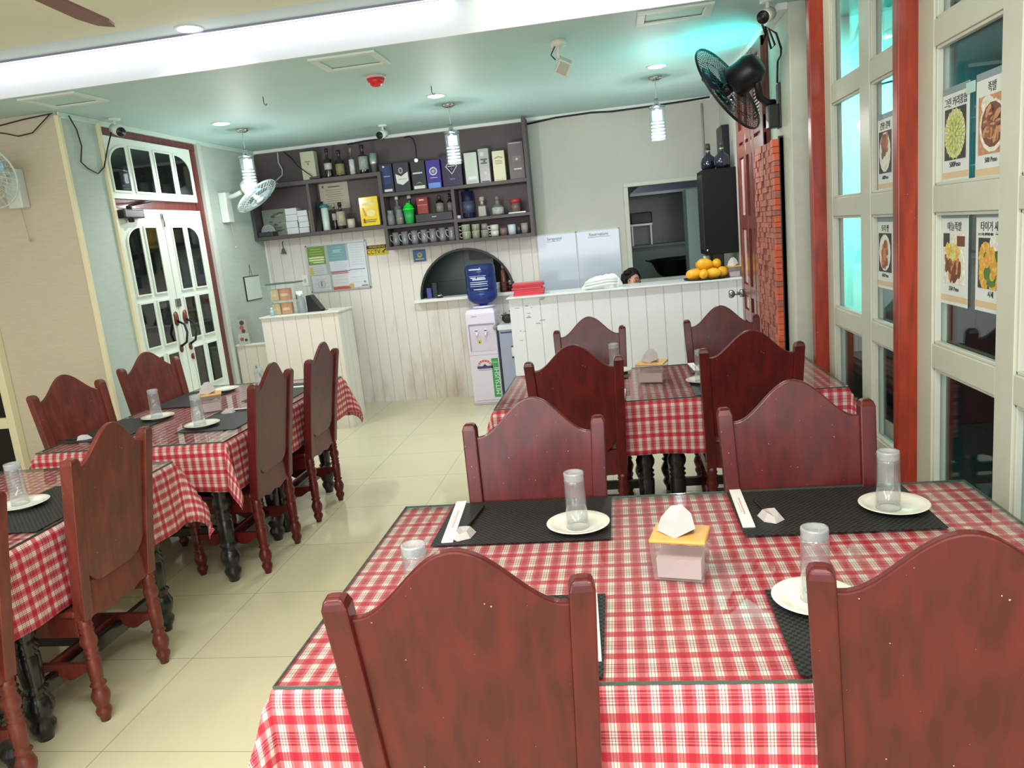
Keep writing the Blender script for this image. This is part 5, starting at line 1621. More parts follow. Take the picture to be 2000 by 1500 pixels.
m.build('panel_rim', mat('dispenser_grey', (150, 146, 164), 0.4), wd)
for x in (-0.045, 0.045):
    tp = MB().ell((x, -0.012, 0.745), 0.020, 0.016, 0.026).build('tap', M_white, wd)
    MB().box(x-0.012, x+0.012, -0.030, -0.010, 0.752, 0.762).build('lever', mat('tap_dark', (70, 60, 66), 0.4), tp)
    MB().cyl((x, -0.018, 0.70), (x, -0.018, 0.735), 0.010).build('spout', M_white, tp)
MB().box(-0.045, -0.008, -0.0045, 0, 0.625, 0.662).prism([(-.034, .632), (-.019, .632), (-.0265, .652)], -0.0055, -0.004, 'xz', 1).build('warning_sticker', [mat('sticker_yellow', (206, 190, 90), 0.5), M_black], wd)
m = MB().box(-0.09, -0.035, -0.002, 0, 0.893, 0.899)
m.build('badge', mat('badge_grey', (150, 146, 160), 0.4), wd)
MB().cyl((hw-0.004, -0.004, 0.775), (hw-0.004, -0.02, 0.775), 0.022).build('round_sticker', mat('round_grey', (150, 146, 150), 0.4), wd)
m = MB().box(-hw+0.004, hw-0.004, -0.001, 0.001, 0.508, 0.512).box(-hw+0.02, hw-0.03, -0.002, 0, 0.045, 0.050)
m.build('door_seam', mat('dispenser_seam', (178, 170, 192), 0.4), wd)
# round-topped logo
m = MB()
ap = [(-.070, .405)]+[(0.070*math.cos(a), 0.405+0.055*math.sin(a)) for a in [PI-PI*i/12 for i in range(13)]]+[(.070, .405), (.052, .405)]+[(0.052*math.cos(a), 0.405+0.034*math.sin(a)) for a in [PI*i/12 for i in range(13)]]+[(-.052, .405)]
m.prism(ap[1:14]+ap[15:29], -0.002, -0.001, 'xz', 0)
m.box(-0.078, 0.078, -0.002, 0, 0.372, 0.398, 1).box(-0.066, 0.066, -0.002, 0, 0.355, 0.362, 2)
m.prism([(-.022, .398), (0, .420), (.022, .398)], -0.003, -0.0015, 'xz', 1)
for i in range(7):
    a = PI-PI*(i+0.5)/7
    m.box(0.061*math.cos(a)-0.004, 0.061*math.cos(a)+0.004, -0.0028, -0.0015, 0.405+0.044*math.sin(a)-0.006, 0.405+0.044*math.sin(a)+0.006, 3)
m.build('logo', [mat('logo_red', (206, 84, 70), 0.5), mat('logo_blue', (66, 60, 116), 0.5), mat('logo_grey', (160, 154, 180), 0.5), mat('logo_pale', (240, 224, 224), 0.5)], wd)
m = MB().box(0.068, 0.136, -0.002, 0, 0.075, 0.47)
m.text('MITSUSHI', 0.066, (0.116, -0.003, 0.24), 1, rot=PI/2)
m.text('COOL', 0.022, (0.10, -0.003, 0.43), 1)
m.build('sticker', [mat('sticker_green', (66, 156, 96), 0.45), mat('sticker_text', (226, 240, 228), 0.5)], wd)
jm = glass('blue_jug_plastic', (0.10, 0.17, 0.55), 1.35, 0.05, haze=0.24, hazecol=(0.10, 0.17, 0.60))
jg = thing('water_jug', 'large blue water bottle upside down on the dispenser', 'water bottle', (-1.352, 7.55, 0.966))
R = 0.151
prof = [(0, 0.0), (0.035, 0.0), (0.04, 0.03), (0.10, 0.045), (R-0.010, 0.075), (R, 0.10), (R, 0.150), (R-0.006, 0.158), (R, 0.168), (R, 0.26), (R-0.006, 0.268), (R, 0.278), (R, 0.345), (R-0.012, 0.375), (R-0.03, 0.382), (0, 0.384)]
MB().lathe([(r, z*1.12) for r, z in prof], 28).build('bottle', jm, jg)
MB().lathe([(0.07, 0.0), (0.115, 0.004), (0.115, 0.022), (0.07, 0.024)], 24).build('collar', DW, jg)
m = MB()
def curved(m, x0, x1, z0, z1, r, k=0):
    nn = 6
    vs = []
    for i in range(nn+1):
        x = x0+(x1-x0)*i/nn
        y = -math.sqrt(max(0, r*r-x*x))
        vs += [(x, y, z0), (x, y, z1)]
    m.add(vs, [(2*i, 2*i+2, 2*i+3, 2*i+1) for i in range(nn)], k)
for z, x0, x1, h in ((0.285, -.085, .07, .004), (0.268, -.075, -.02, .010), (0.268, -.01, .06, .008), (0.252, -.055, .065, .013), (0.232, -.08, .08, .005), (0.214, -.08, .075, .007), (0.198, -.08, .08, .004), (0.168, -.05, .075, .007), (0.34, -.08, .03, .010)):
    curved(m, x0*1.1, x1*1.1, z*1.12, (z+h)*1.12, R+0.002)
m.build('printed_label', mat('jug_print', (206, 218, 238), 0.5), jg)
fg = thing('chest_fridge', 'silver-grey cooler with vent slots between dispenser and counter', 'cooler', (-1.095, 7.36, 0))
MB().box(-0.10, 0.16, 0.0, 0.40, 0.0, 0.745).build('body', mat('cooler_grey', (160, 168, 192), 0.35, metal=0.2), fg, bevel=0.004)
MB().box(-0.11, 0.16, -0.01, 0.41, 0.745, 0.795).build('lid', mat('cooler_white', (232, 232, 240), 0.35), fg, bevel=0.006)
m = MB().box(-0.085, 0.05, -0.003, 0, 0.715, 0.728)
for i in range(10):
    m.box(0.03, 0.075, -0.003, 0, 0.20+i*0.026, 0.208+i*0.026)
m.build('vent', mat('cooler_dark', (52, 54, 70), 0.4), fg)
m = MB().box(0.010, 0.075, -0.003, 0, 0.48, 0.575).box(0.008, 0.078, -0.004, 0, 0.572, 0.585, 1).box(0.008, 0.078, -0.004, 0, 0.462, 0.480, 1)
m.build('sticker', [M_white, M_black], fg)
pl = thing('leafy_greens', 'dark green leafy bunch on the cooler by the counter', 'greens', (-1.115, 7.50, 0.796))
m = MB()
random.seed(2)
for i in range(60):
    a, r, z = random.uniform(0, 6.28), random.uniform(0, .075), random.uniform(0.015, .11)
    c = Vector((r*math.cos(a), r*math.sin(a)*0.9, z))
    d = Vector((math.cos(a), math.sin(a), random.uniform(.1, .9))).normalized()*0.03
    s_ = d.cross(Vector((0, 0, 1))).normalized()*0.012
    m.add([c, c+d*.5+s_, c+d, c+d*.5-s_], [(0, 1, 2, 3)])
m.build('leaves', mat('greens', (44, 62, 40), 0.5), pl)
MB().ell((0, 0, 0.045), 0.06, 0.05, 0.045).build('bunch', mat('greens_dark', (34, 46, 34), 0.6), pl)

# ------------------------------------------------------------------ woman peeking over the counter
pt = thing('person', 'dark-haired woman seated behind the counter, only eyes and forehead showing', 'person', (0.120, 7.42, 0))
SK = mat('skin', (214, 160, 140), 0.5)
HZ = 1.116
b = MB()
hm = Matrix.Rotation(0.10, 3, 'Y') @ Matrix.Rotation(0.12, 3, 'Z')
b.ell((0, 0, HZ), 0.072, 0.090, 0.108, 20, 14, M=hm)
b.ell((0, -0.030, HZ-0.060), 0.052, 0.058, 0.060, 14, 10, M=hm)
b.add([hm @ Vector(p)+Vector((0, 0, HZ)) for p in [(-0.007, -0.086, 0.008), (0.007, -0.086, 0.008), (0.015, -0.088, -0.040), (-0.015, -0.088, -0.040), (0, -0.112, -0.034), (0, -0.05, -0.01)]], [(0, 1, 4), (1, 2, 4), (2, 3, 4), (3, 0, 4), (0, 5, 1), (1, 5, 2), (2, 5, 3), (3, 5, 0)])
for s in (-1, 1):
    b.ell(hm @ Vector((s*0.073, 0.008, -0.012))+Vector((0, 0, HZ)), 0.012, 0.020, 0.030, 10, 8)
b.cyl((0, 0.02, 0.82), (0, 0.012, 1.02), 0.050, 0.046)
b.lathe([(0, 0.46), (0.15, 0.47), (0.145, 0.55), (0.125, 0.63), (0.145, 0.74), (0.165, 0.80), (0.12, 0.86), (0.045, 0.885), (0, 0.885)], 20, (0, 0.03, 0), sx=1.0, sy=0.62)
for s in (-1, 1):
    b.ell((s*0.165, 0.03, 0.80), 0.052, 0.05, 0.05)
    b.cyl((s*0.175, 0.03, 0.80), (s*0.205, 0.0, 0.56), 0.043, 0.036)
    b.ell((s*0.205, 0.0, 0.56), 0.037, 0.037, 0.037)
    b.cyl((s*0.205, 0.0, 0.56), (s*0.13, -0.20, 0.585), 0.035, 0.024)
    b.ell((s*0.115, -0.25, 0.585), 0.030, 0.050, 0.018)
    for q in range(4):
        b.cyl((s*(0.097+0.012*q), -0.28, 0.585), (s*(0.090+0.011*q), -0.335+0.006*abs(q-1.5), 0.572), 0.0085, 0.007, n=8)
    b.cyl((s*0.090, -0.25, 0.585), (s*0.070, -0.285, 0.578), 0.010, 0.008, n=8)
    b.cyl((s*0.085, 0.02, 0.50), (s*0.10, -0.36, 0.50), 0.078, 0.058)
    b.ell((s*0.10, -0.36, 0.50), 0.058, 0.058, 0.058)
    b.cyl((s*0.10, -0.36, 0.50), (s*0.10, -0.33, 0.07), 0.052, 0.034)
    b.ell((s*0.10, -0.375, 0.032), 0.040, 0.095, 0.032)
b.build('body', SK, pt, remesh=0.0085)
h = MB()
n, L = 24, 14
vs, fs = [], []
for j in range(L+1):
    t_ = PI*0.62*j/L
    for i in range(n):
        a = 2*PI*i/n
        front = max(0.0, -math.sin(a))
        tt = t_*(1-0.50*max(0.0, -math.sin(a-0.55))**0.8)
        rr = 1.10+0.05*math.sin(a*7)*(j/L)
        vs.append(hm @ Vector((0.080*rr*math.sin(tt)*math.cos(a), 0.098*rr*math.sin(tt)*math.sin(a)+0.006, 0.116*math.cos(tt)*1.03))+Vector((0, 0, HZ)))
fs = [(j*n+i, j*n+(i+1) % n, (j+1)*n+(i+1) % n, (j+1)*n+i) for j in range(L) for i in range(n)]
h.add(vs, fs, 0, True)
h.ell((-0.02, 0.085, HZ-0.06), 0.085, 0.05, 0.14)
h.ell((-0.062, -0.02, HZ-0.005), 0.040, 0.070, 0.085)
h.ell((-0.030, -0.045, HZ+0.075), 0.045, 0.050, 0.030)
for s in (-1, 1):
    h.ell(hm @ Vector((s*0.078, 0.03, -0.05))+Vector((0, 0, HZ)), 0.018, 0.045, 0.11)
ho = h.build('hair', mat('hair_black', (22, 17, 17), 0.6, spec=0.25, bump=0.5, bscale=90), pt)
ho.modifiers.new('thickness', 'SOLIDIFY').thickness = 0.006
e = MB()
for s in (-1, 1):
    c = hm @ Vector((s*0.031, -0.082, 0.004))+Vector((0, 0, HZ))
    e.ell(c, 0.0135, 0.006, 0.0065, 12, 8, 0)
    e.ell(c+Vector((0.001, -0.0045, 0)), 0.0058, 0.003, 0.0060, 10, 8, 1)
    e.tube([hm @ Vector((s*0.031+dx, -0.0865+abs(dx)*0.25, 0.0095-abs(dx)*0.25))+Vector((0, 0, HZ)) for dx in (-.015, -.007, 0, .007, .015)], 0.0018, 5, 1)
    e.tube([hm @ Vector((s*0.033+dx, -0.0885+abs(dx)*0.35, 0.028-abs(dx)*0.22))+Vector((0, 0, HZ)) for dx in (-.019, -.009, 0, .009, .019)], 0.0032, 5, 1)
e.build('eyes', [mat('eye_white', (228, 222, 216), 0.3), mat('eye_dark', (36, 24, 22), 0.3)], pt)
m = MB().box(-0.022, 0.022, -0.102, -0.085, HZ-0.068, HZ-0.060)
m.build('mouth', mat('lips', (170, 84, 82), 0.4), pt, bevel=0.003)
sh_ = MB().lathe([(0.155, 0.455), (0.153, 0.55), (0.133, 0.63), (0.153, 0.74), (0.174, 0.81), (0.125, 0.868), (0.06, 0.885)], 22, (0, 0.03, 0), sx=1.0, sy=0.66)
for s in (-1, 1):
    sh_.cyl((s*0.165, 0.03, 0.815), (s*0.192, 0.012, 0.66), 0.060, 0.052)
sh_.build('shirt', mat('shirt_dark', (52, 50, 60), 0.8), pt)
so_ = thing('stool', 'low stool behind the bar counter under the seated woman', 'stool', (0.120, 7.50, 0))
MB().lathe([(0, 0.39), (0.16, 0.39), (0.165, 0.41), (0.15, 0.425), (0, 0.425)], 22).build('seat', mat('stool_brown', (84, 54, 40), 0.5), so_)
for k in range(4):
    a = PI/4+PI/2*k
    MB().cyl((0.11*math.cos(a), 0.11*math.sin(a), 0.39), (0.15*math.cos(a), 0.15*math.sin(a), 0), 0.014).build('leg', mat('stool_brown', (84, 54, 40), 0.5), so_)

# ------------------------------------------------------------------ reception desk
rd = thing('reception_desk', 'white boarded reception desk in the back left corner', 'desk', (0, 0, 0))
MB().box(-3.335, -2.585, 6.78, 6.81, 0, 1.105).build('front_panel', M_plank_rec, rd)
for x_ in (-2.615, -3.335):
    MB().box(x_, x_+0.03, 6.81, 7.16, 0, 1.105).build('side_panel', M_plank_side, rd)
MB().box(-3.35, -2.565, 6.765, 7.17, 1.105, 1.122).build('top', mat('reception_top', (222, 224, 214), 0.35), rd, bevel=0.004)
lp = thing('low_partition', 'low white boarded flap between reception desk and left wall', 'partition', (0, 0, 0))
MB().box(-3.665, -3.37, 6.86, 6.89, 0.0, 0.86).build('board', planks('flap_boards', (222, 220, 204), 0.12, off=0.03), lp)
MB().box(-3.668, -3.365, 6.85, 6.90, 0.86, 0.875).build('cap_rail', M_white, lp)
tag(MB().tube([(-3.50, 6.85, 0.66), (-3.49, 6.842, 0.62), (-3.455, 6.842, 0.54), (-3.43, 6.842, 0.36), (-3.42, 6.842, 0.25)], 0.007).build('strap', mat('strap_blue', (96, 124, 134), 0.6)), 'blue-grey strap hanging on the low white flap', 'strap')
ds = thing('display_card', 'narrow printed card standing on the low white flap', 'card', (-3.575, 6.875, 0.8755), 0.2)
MB().box(-0.05, 0.05, -0.03, 0.03, 0, 0.10).build('stand', mat('card_stand', (176, 184, 176), 0.4), ds)
MB().box(-0.045, 0.035, -0.012, -0.006, 0.10, 0.235).build('card', mat('card_tan', (168, 160, 148), 0.5), ds)
m = MB()
for k, (x, z, r) in enumerate(((-.005, .205, .022), (-.012, .16, .020), (.0, .125, .018), (-.02, .05, .018), (.018, .04, .014))):
    m.prism(circ(x, z, r), -0.0315 if z < .1 else -0.0135, -0.030 if z < .1 else -0.012, 'xz', k % 2)
m.build('print', [mat('card_dark', (70, 56, 54), 0.5), mat('card_red', (150, 84, 76), 0.5)], ds)
cc = thing('clipboard', 'white sheet on a dark clipboard hanging on the left wall', 'clipboard', (-3.699, 7.44, 1.255), PI/2)
MB().box(-0.165, 0.165, -0.008, 0, 0, 0.245).build('board', M_black, cc)
MB().box(-0.150, 0.165, -0.010, -0.008, 0.008, 0.235).build('sheet', mat('sheet_pale', (216, 232, 220), 0.6), cc)
MB().tube([(-0.02, -0.004, 0.245), (0.0, -0.004, 0.36), (0.03, -0.004, 0.245)], 0.002, 5).build('string', M_wire, cc)
DZ = 1.1225
ab = thing('acrylic_case', 'clear display case with orange snack packs on the reception desk', 'display case', (-3.135, 6.96, DZ))
MB().box(-0.135, 0.135, -0.10, -0.096, 0, 0.285).box(-0.135, -0.131, -0.1, 0.10, 0, 0.285).box(0.131, 0.135, -0.1, 0.1, 0, 0.285).build('panes', glass('case_glass', (0.93, 0.97, 0.95), 1.4, 0.02, haze=0.06), ab)
MB().box(-0.145, 0.145, -0.105, 0.105, 0.285, 0.297).build('lid', mat('case_lid', (70, 92, 84), 0.3), ab)
MB().box(-0.13, 0.13, -0.09, 0.09, 0.13, 0.134).build('tier', mat('case_tier', (200, 210, 200), 0.3), ab)
k_ = 0
OR = mat('pack_orange', (232, 134, 84), 0.4)
for z in (0.002, 0.136):
    for x, M_, lb in ((-0.085, mat('pack_peach', (226, 190, 140), 0.5), 'peach'), (0.015, OR, 'orange')):
        w_ = 0.045 if lb == 'peach' else 0.07
        o = MB().box(x-w_/2-0.01, x+w_/2+0.02, -0.075, -0.02, 0, 0.105).box(x-w_/2, x+w_/2, -0.0765, -0.075, 0.035, 0.06, 1).build('snack_pack', [M_, mat('pack_pale', (240, 206, 176), 0.5)], loc=(-3.135, 6.96, DZ+z+0.001), bevel=0.004)
        tag(o, '%s snack pack on the %s tier of the clear display case' % (lb, 'upper' if z > .1 else 'lower'), 'snack pack', 'snack packs in the display case')
sp_ = thing('spray_bottle', 'spray bottle with white trigger on the reception desk', 'spray bottle', (-2.965, 6.885, DZ))
MB().lathe([(0, 0), (0.036, 0), (0.040, 0.012), (0.040, 0.10), (0.030, 0.135), (0.014, 0.150), (0.014, 0.165), (0, 0.165)], 20).build('bottle_body', glass('spray_grey', (0.72, 0.76, 0.80), 1.4, 0.04, haze=0.4, hazecol=(0.45, 0.48, 0.52)), sp_)
MB().box(-0.032, 0.030, -0.012, 0.012, 0.172, 0.205).cyl((0, 0, 0.16), (0, 0, 0.18), 0.015).build('nozzle', M_white, sp_, bevel=0.004)
MB().tube([(-0.024, 0, 0.185), (-0.040, 0, 0.165), (-0.036, 0, 0.135)], 0.006).build('trigger', mat('trigger_purple', (76, 64, 130), 0.4), sp_)
lt = thing('tablet_stand', 'black wedge-shaped stand on the reception desk', 'stand', (-2.85, 6.97, DZ))
MB().prism([(-0.075, 0.004), (0.055, 0.004), (0.06, 0.010), (-0.035, 0.155), (-0.075, 0.155)], -0.055, 0.055, 'xz').build('wedge', M_black, lt, bevel=0.003)
MB().box(-0.08, 0.085, -0.06, 0.06, 0, 0.004).build('base', M_black, lt)
sb = thing('sanitizer_bottle', 'small pale blue bottle at the front of the reception desk', 'bottle', (-3.235, 6.815, DZ))
MB().lathe([(0, 0), (0.020, 0), (0.021, 0.045), (0.010, 0.058), (0, 0.058)], 16).build('bottle_body', mat('sanitizer_blue', (150, 190, 206), 0.25, coat=0.4), sb)
MB().lathe([(0, 0.058), (0.010, 0.058), (0.010, 0.078), (0, 0.079)], 14).build('cap', mat('sanitizer_cap', (206, 216, 206), 0.4), sb)

# ------------------------------------------------------------------ ceiling fittings
def downlight(x, y, z, label, e=9):
    t = thing('downlight', label, 'downlight', (x, y, z), 0, 'round ceiling downlights')
    MB().lathe([(0.062, -0.004), (0.078, -0.006), (0.080, 0.0), (0.062, 0.0)], 28).build('rim', M_white, t)
    MB().lathe([(0, -0.0120), (0.040, -0.0105), (0.062, -0.0050), (0.062, 0.0), (0, 0.0)], 28).build('diffuser', M_lamp, t)
    l = bpy.data.lights.new('downlight_lamp', 'SPOT')
    l.energy = e
    l.color = (1.0, 0.97, 0.95)
    l.spot_size = 2.5
    l.spot_blend = 0.6
    l.shadow_soft_size = 0.06
    o = bpy.data.objects.new('downlight_lamp', l)
    COL.objects.link(o)
    o.location = (x, y, z-0.02)
downlight(-3.087, 6.131, 2.76, 'ceiling downlight nearest the double door', 60)
downlight(-1.300, 6.134, 2.76, 'ceiling downlight in front of the bar shelves', 58)
downlight(0.388, 6.091, 2.76, 'ceiling downlight near the black fan', 56)
downlight(-2.261, 4.295, 2.946, 'ceiling downlight in the cove above the light strip', 22)
def pendant(x, y, label):
    t = thing('pendant_lamp', label, 'pendant lamp', (x, y, 2.76), 0, 'cut glass pendant lamps')
    MB().lathe([(0, -0.030), (0.030, -0.028), (0.052, -0.018), (0.055, 0), (0, 0)], 22).build('canopy', M_chrome, t)
    MB().cyl((0, 0, -0.19), (0, 0, -0.03), 0.0035, n=8).build('cord', M_wire_w, t)
    MB().lathe([(0, -0.235), (0.066, -0.235), (0.070, -0.228), (0.030, -0.215), (0.018, -0.20), (0.018, -0.165), (0, -0.165)], 22).build('cap', M_chrome, t)
    gp = [(0.060, -0.236)]
    for i in range(6):
        z = -0.33-0.024*i
        gp += [(0.060, z), (0.066, z-0.006), (0.066, z-0.012), (0.058, z-0.018)]
    gp += [(0.062, -0.482), (0.056, -0.482), (0.054, -0.24)]
    MB().lathe(gp, 24).build('glass_shade', glass('pendant_glass', (0.93, 0.97, 0.98), 1.5, 0.02, haze=0.02, hazecol=(0.9, 0.95, 0.97)), t)
    b = MB()
    for k in range(3):
        a = 2*PI*k/3+0.5
        b.cyl((0.026*math.cos(a), 0.026*math.sin(a), -0.33), (0.026*math.cos(a), 0.026*math.sin(a), -0.255), 0.015, n=12)
    b.build('bulb', M_bulb, t)
    r = MB()
    for i in range(5):
        r.ring((0, 0, -0.350-0.026*i), 0.052, 0.004, n=24)
    r.build('glass_ring', glass('pendant_ring_glass', (0.9, 0.95, 0.96), 1.6, 0.05, haze=0.25, hazecol=(0.8, 0.88, 0.9)), t)
    l = bpy.data.lights.new('pendant_bulb_light', 'POINT')
    l.energy = 9
    l.color = (1.0, 0.98, 0.96)
    l.shadow_soft_size = 0.05
    o = bpy.data.objects.new('pendant_bulb_light', l)
    COL.objects.link(o)
    o.location = (x, y, 2.76-0.545)
pendant(-3.096, 6.50, 'cut glass pendant lamp by the white wall fan')
pendant(-1.290, 6.55, 'cut glass pendant lamp in front of the dark boxes')
pendant(0.395, 6.52, 'cut glass pendant lamp before the bare wall near the black fan')
# LED strip on top of the fascia
ls = thing('light_strip', 'long white LED tube along the top edge of the fascia', 'light strip', (0, 0, 0))
MB().box(-5.2, -0.79, 4.40, 4.432, 2.922, 2.944).build('tube', M_led, ls)
MB().box(-5.2, -0.70, 4.385, 4.432, 2.9445, 2.946).box(-5.2, -0.70, 4.372, 4.386, 2.926, 2.946).build('channel', mat('channel_grey', (140, 140, 160), 0.4), ls)
area('light_strip_glow', (-2.9, 4.36, 2.925), (4.2, 0.03), 2.5, (0.90, 0.93, 1.0), to=(-2.9, 4.45, 2.80))
area('cove_end_light', (0.2, 4.25, 2.93), (1.5, 0.1), 6, (1.0, 1.0, 0.86), to=(0.2, 4.45, 2.80))
def hatch(x0, x1, y0, y1, label):
    t = thing('ceiling_hatch', label, 'ceiling hatch', ((x0+x1)/2, (y0+y1)/2, 2.76), 0, 'access hatches in the ceiling')
    a, b_ = (x1-x0)/2, (y1-y0)/2
    MB().box(-a, a, -b_, -b_+0.045, -0.014, 0).box(-a, a, b_-0.045, b_, -0.014, 0).box(-a, -a+0.045, -b_+0.045, b_-0.045, -0.014, 0).box(a-0.045, a, -b_+0.045, b_-0.045, -0.014, 0).build('frame', mat('hatch_frame', (220, 234, 226), 0.5), t, bevel=0.003)
    MB().box(-a+0.05, a-0.05, -b_+0.05, b_-0.05, -0.004, 0).build('panel', M_ceil, t)
    MB().box(-a+0.045, a-0.045, b_-0.052, b_-0.045, -0.006, 0).build('gap', mat('hatch_gap', (90, 110, 104), 0.6), t)
hatch(-1.69, -1.285, 4.52, 4.86, 'ceiling hatch beside the red smoke detector')
hatch(-3.56, -3.17, 4.50, 4.84, 'ceiling hatch above the left wall corner')
hatch(0.20, 0.61, 4.50, 4.78, 'ceiling hatch near the right wall at the fascia')
sd = thing('smoke_detector', 'red dome smoke alarm on the ceiling', 'smoke alarm', (-1.488, 5.185, 2.76))
MB().lathe([(0, -0.018), (0.066, -0.018), (0.070, 0), (0, 0)], 26).build('base', mat('alarm_base', (214, 190, 184), 0.4), sd)
MB().lathe([(0, -0.070), (0.025, -0.066), (0.048, -0.048), (0.060, -0.018), (0, -0.018)], 26).build('dome', mat('alarm_red', (222, 40, 40), 0.3), sd)
# twin emergency spotlight
es = thing('spotlight', 'white swivel spotlight hanging from the ceiling', 'spotlight', (-0.257, 4.90, 2.76))
MB().lathe([(0, -0.035), (0.045, -0.035), (0.047, 0), (0, 0)], 22).build('base', mat('spot_white', (226, 222, 208), 0.4), es)
MB().tube([(0, 0, -0.03), (-0.01, 0, -0.075), (0.0, 0, -0.10)], 0.012, 8).build('arm', mat('spot_white', (226, 222, 208), 0.4), es)
m = MB().box(-0.038, 0.038, -0.045, 0.035, -0.05, 0.035).box(-0.030, 0.030, -0.050, -0.045, -0.042, 0.027, 1)
m.xf(Matrix.Translation((0.020, -0.01, -0.145)) @ Matrix.Rotation(0.45, 4, 'X') @ Matrix.Rotation(0.5, 4, 'Y'))
m.build('lamp_head', [mat('spot_white', (226, 222, 208), 0.4), mat('spot_lens', (186, 190, 176), 0.2)], es, bevel=0.004)
MB().tube([(-0.02, -0.01, -0.03), (-0.05, -0.01, -0.08), (-0.025, -0.01, -0.11)], 0.004).build('lead', M_wire, es)
def bullet(name, loc, rz, pitch, label, white=True):
    t = thing(name, label, 'camera', loc, rz, 'ceiling security cameras')
    W_ = mat('cctv_white', (224, 230, 222), 0.35)
    MB().lathe([(0, -0.016), (0.040, -0.016), (0.043, 0), (0, 0)], 20).build('mount', W_, t)
    MB().tube([(0, 0, -0.01), (0, 0.0, -0.05), (0, -0.015, -0.07)], 0.011, 8).build('arm', W_, t)
    q = Matrix.Translation((0, -0.02, -0.085)) @ Matrix.Rotation(pitch, 4, 'X')
    m = MB().cyl((0, 0.06, 0), (0, -0.065, 0), 0.036, n=18)
    m.xf(q)
    m.build('housing', W_, t)
    m = MB().cyl((0, -0.065, 0), (0, -0.068, 0), 0.034, n=18).cyl((0, -0.068, 0), (0, -0.072, 0), 0.015, n=14)
    m.xf(q)
    m.build('lens', M_black, t)
bullet('security_camera', (-2.060, 7.20, 2.76), -0.15, 0.25, 'white bullet camera with black face under the ceiling above the shelves')
bullet('security_camera', (-3.545, 5.42, 2.76), 0.95, 0.35, 'white bullet camera in the ceiling corner above the double door')
bullet('security_camera', (0.90, 4.62, 2.76), -0.5, 0.3, 'white camera with coiled cable at the top of the grey column')
for x, y, lb in ((-2.36, 5.36, 'left'), (-1.245, 5.75, 'middle'), (-0.29, 5.40, 'right')):
    tag(MB().tube([(x, y, 2.76), (x, y, 2.715), (x+0.012, y, 2.700), (x+0.022, y, 2.712)], 0.003, 6).build('ceiling_hook', M_wire), '%s one of three small hooks in the teal ceiling' % lb, 'hook', 'small ceiling hooks')
# ceiling fan, one blade in view
cf_ = thing('ceiling_fan', 'brown ceiling fan with a blade reaching in at the top left', 'ceiling fan', (-1.89, 2.375, 2.62))
MB().cyl((0, 0, 0.06), (0, 0, 0.315), 0.016).build('rod', mat('fan_brown_metal', (70, 46, 40), 0.4), cf_)
MB().lathe([(0, -0.06), (0.08, -0.05), (0.12, 0.0), (0.10, 0.05), (0.03, 0.07), (0, 0.07)], 24).build('motor', mat('fan_brown_metal', (70, 46, 40), 0.4), cf_)
FANA = math.radians(94)
for k in range(4):
    a = FANA+PI/2*k
    m = MB()
    m.prism([(0.14, -0.030), (0.26, -0.058), (0.56, -0.066), (0.63, -0.046), (0.655, -0.034), (0.655, 0.034), (0.63, 0.046), (0.56, 0.066), (0.26, 0.058), (0.14, 0.030)], -0.005, 0.005, 'xy')
    m.xf(Matrix.Rotation(a, 4, 'Z') @ Matrix.Rotation(0.18, 4, 'X'))
    m.build('blade', mat('fan_blade_brown', (112, 58, 50), 0.4), cf_)

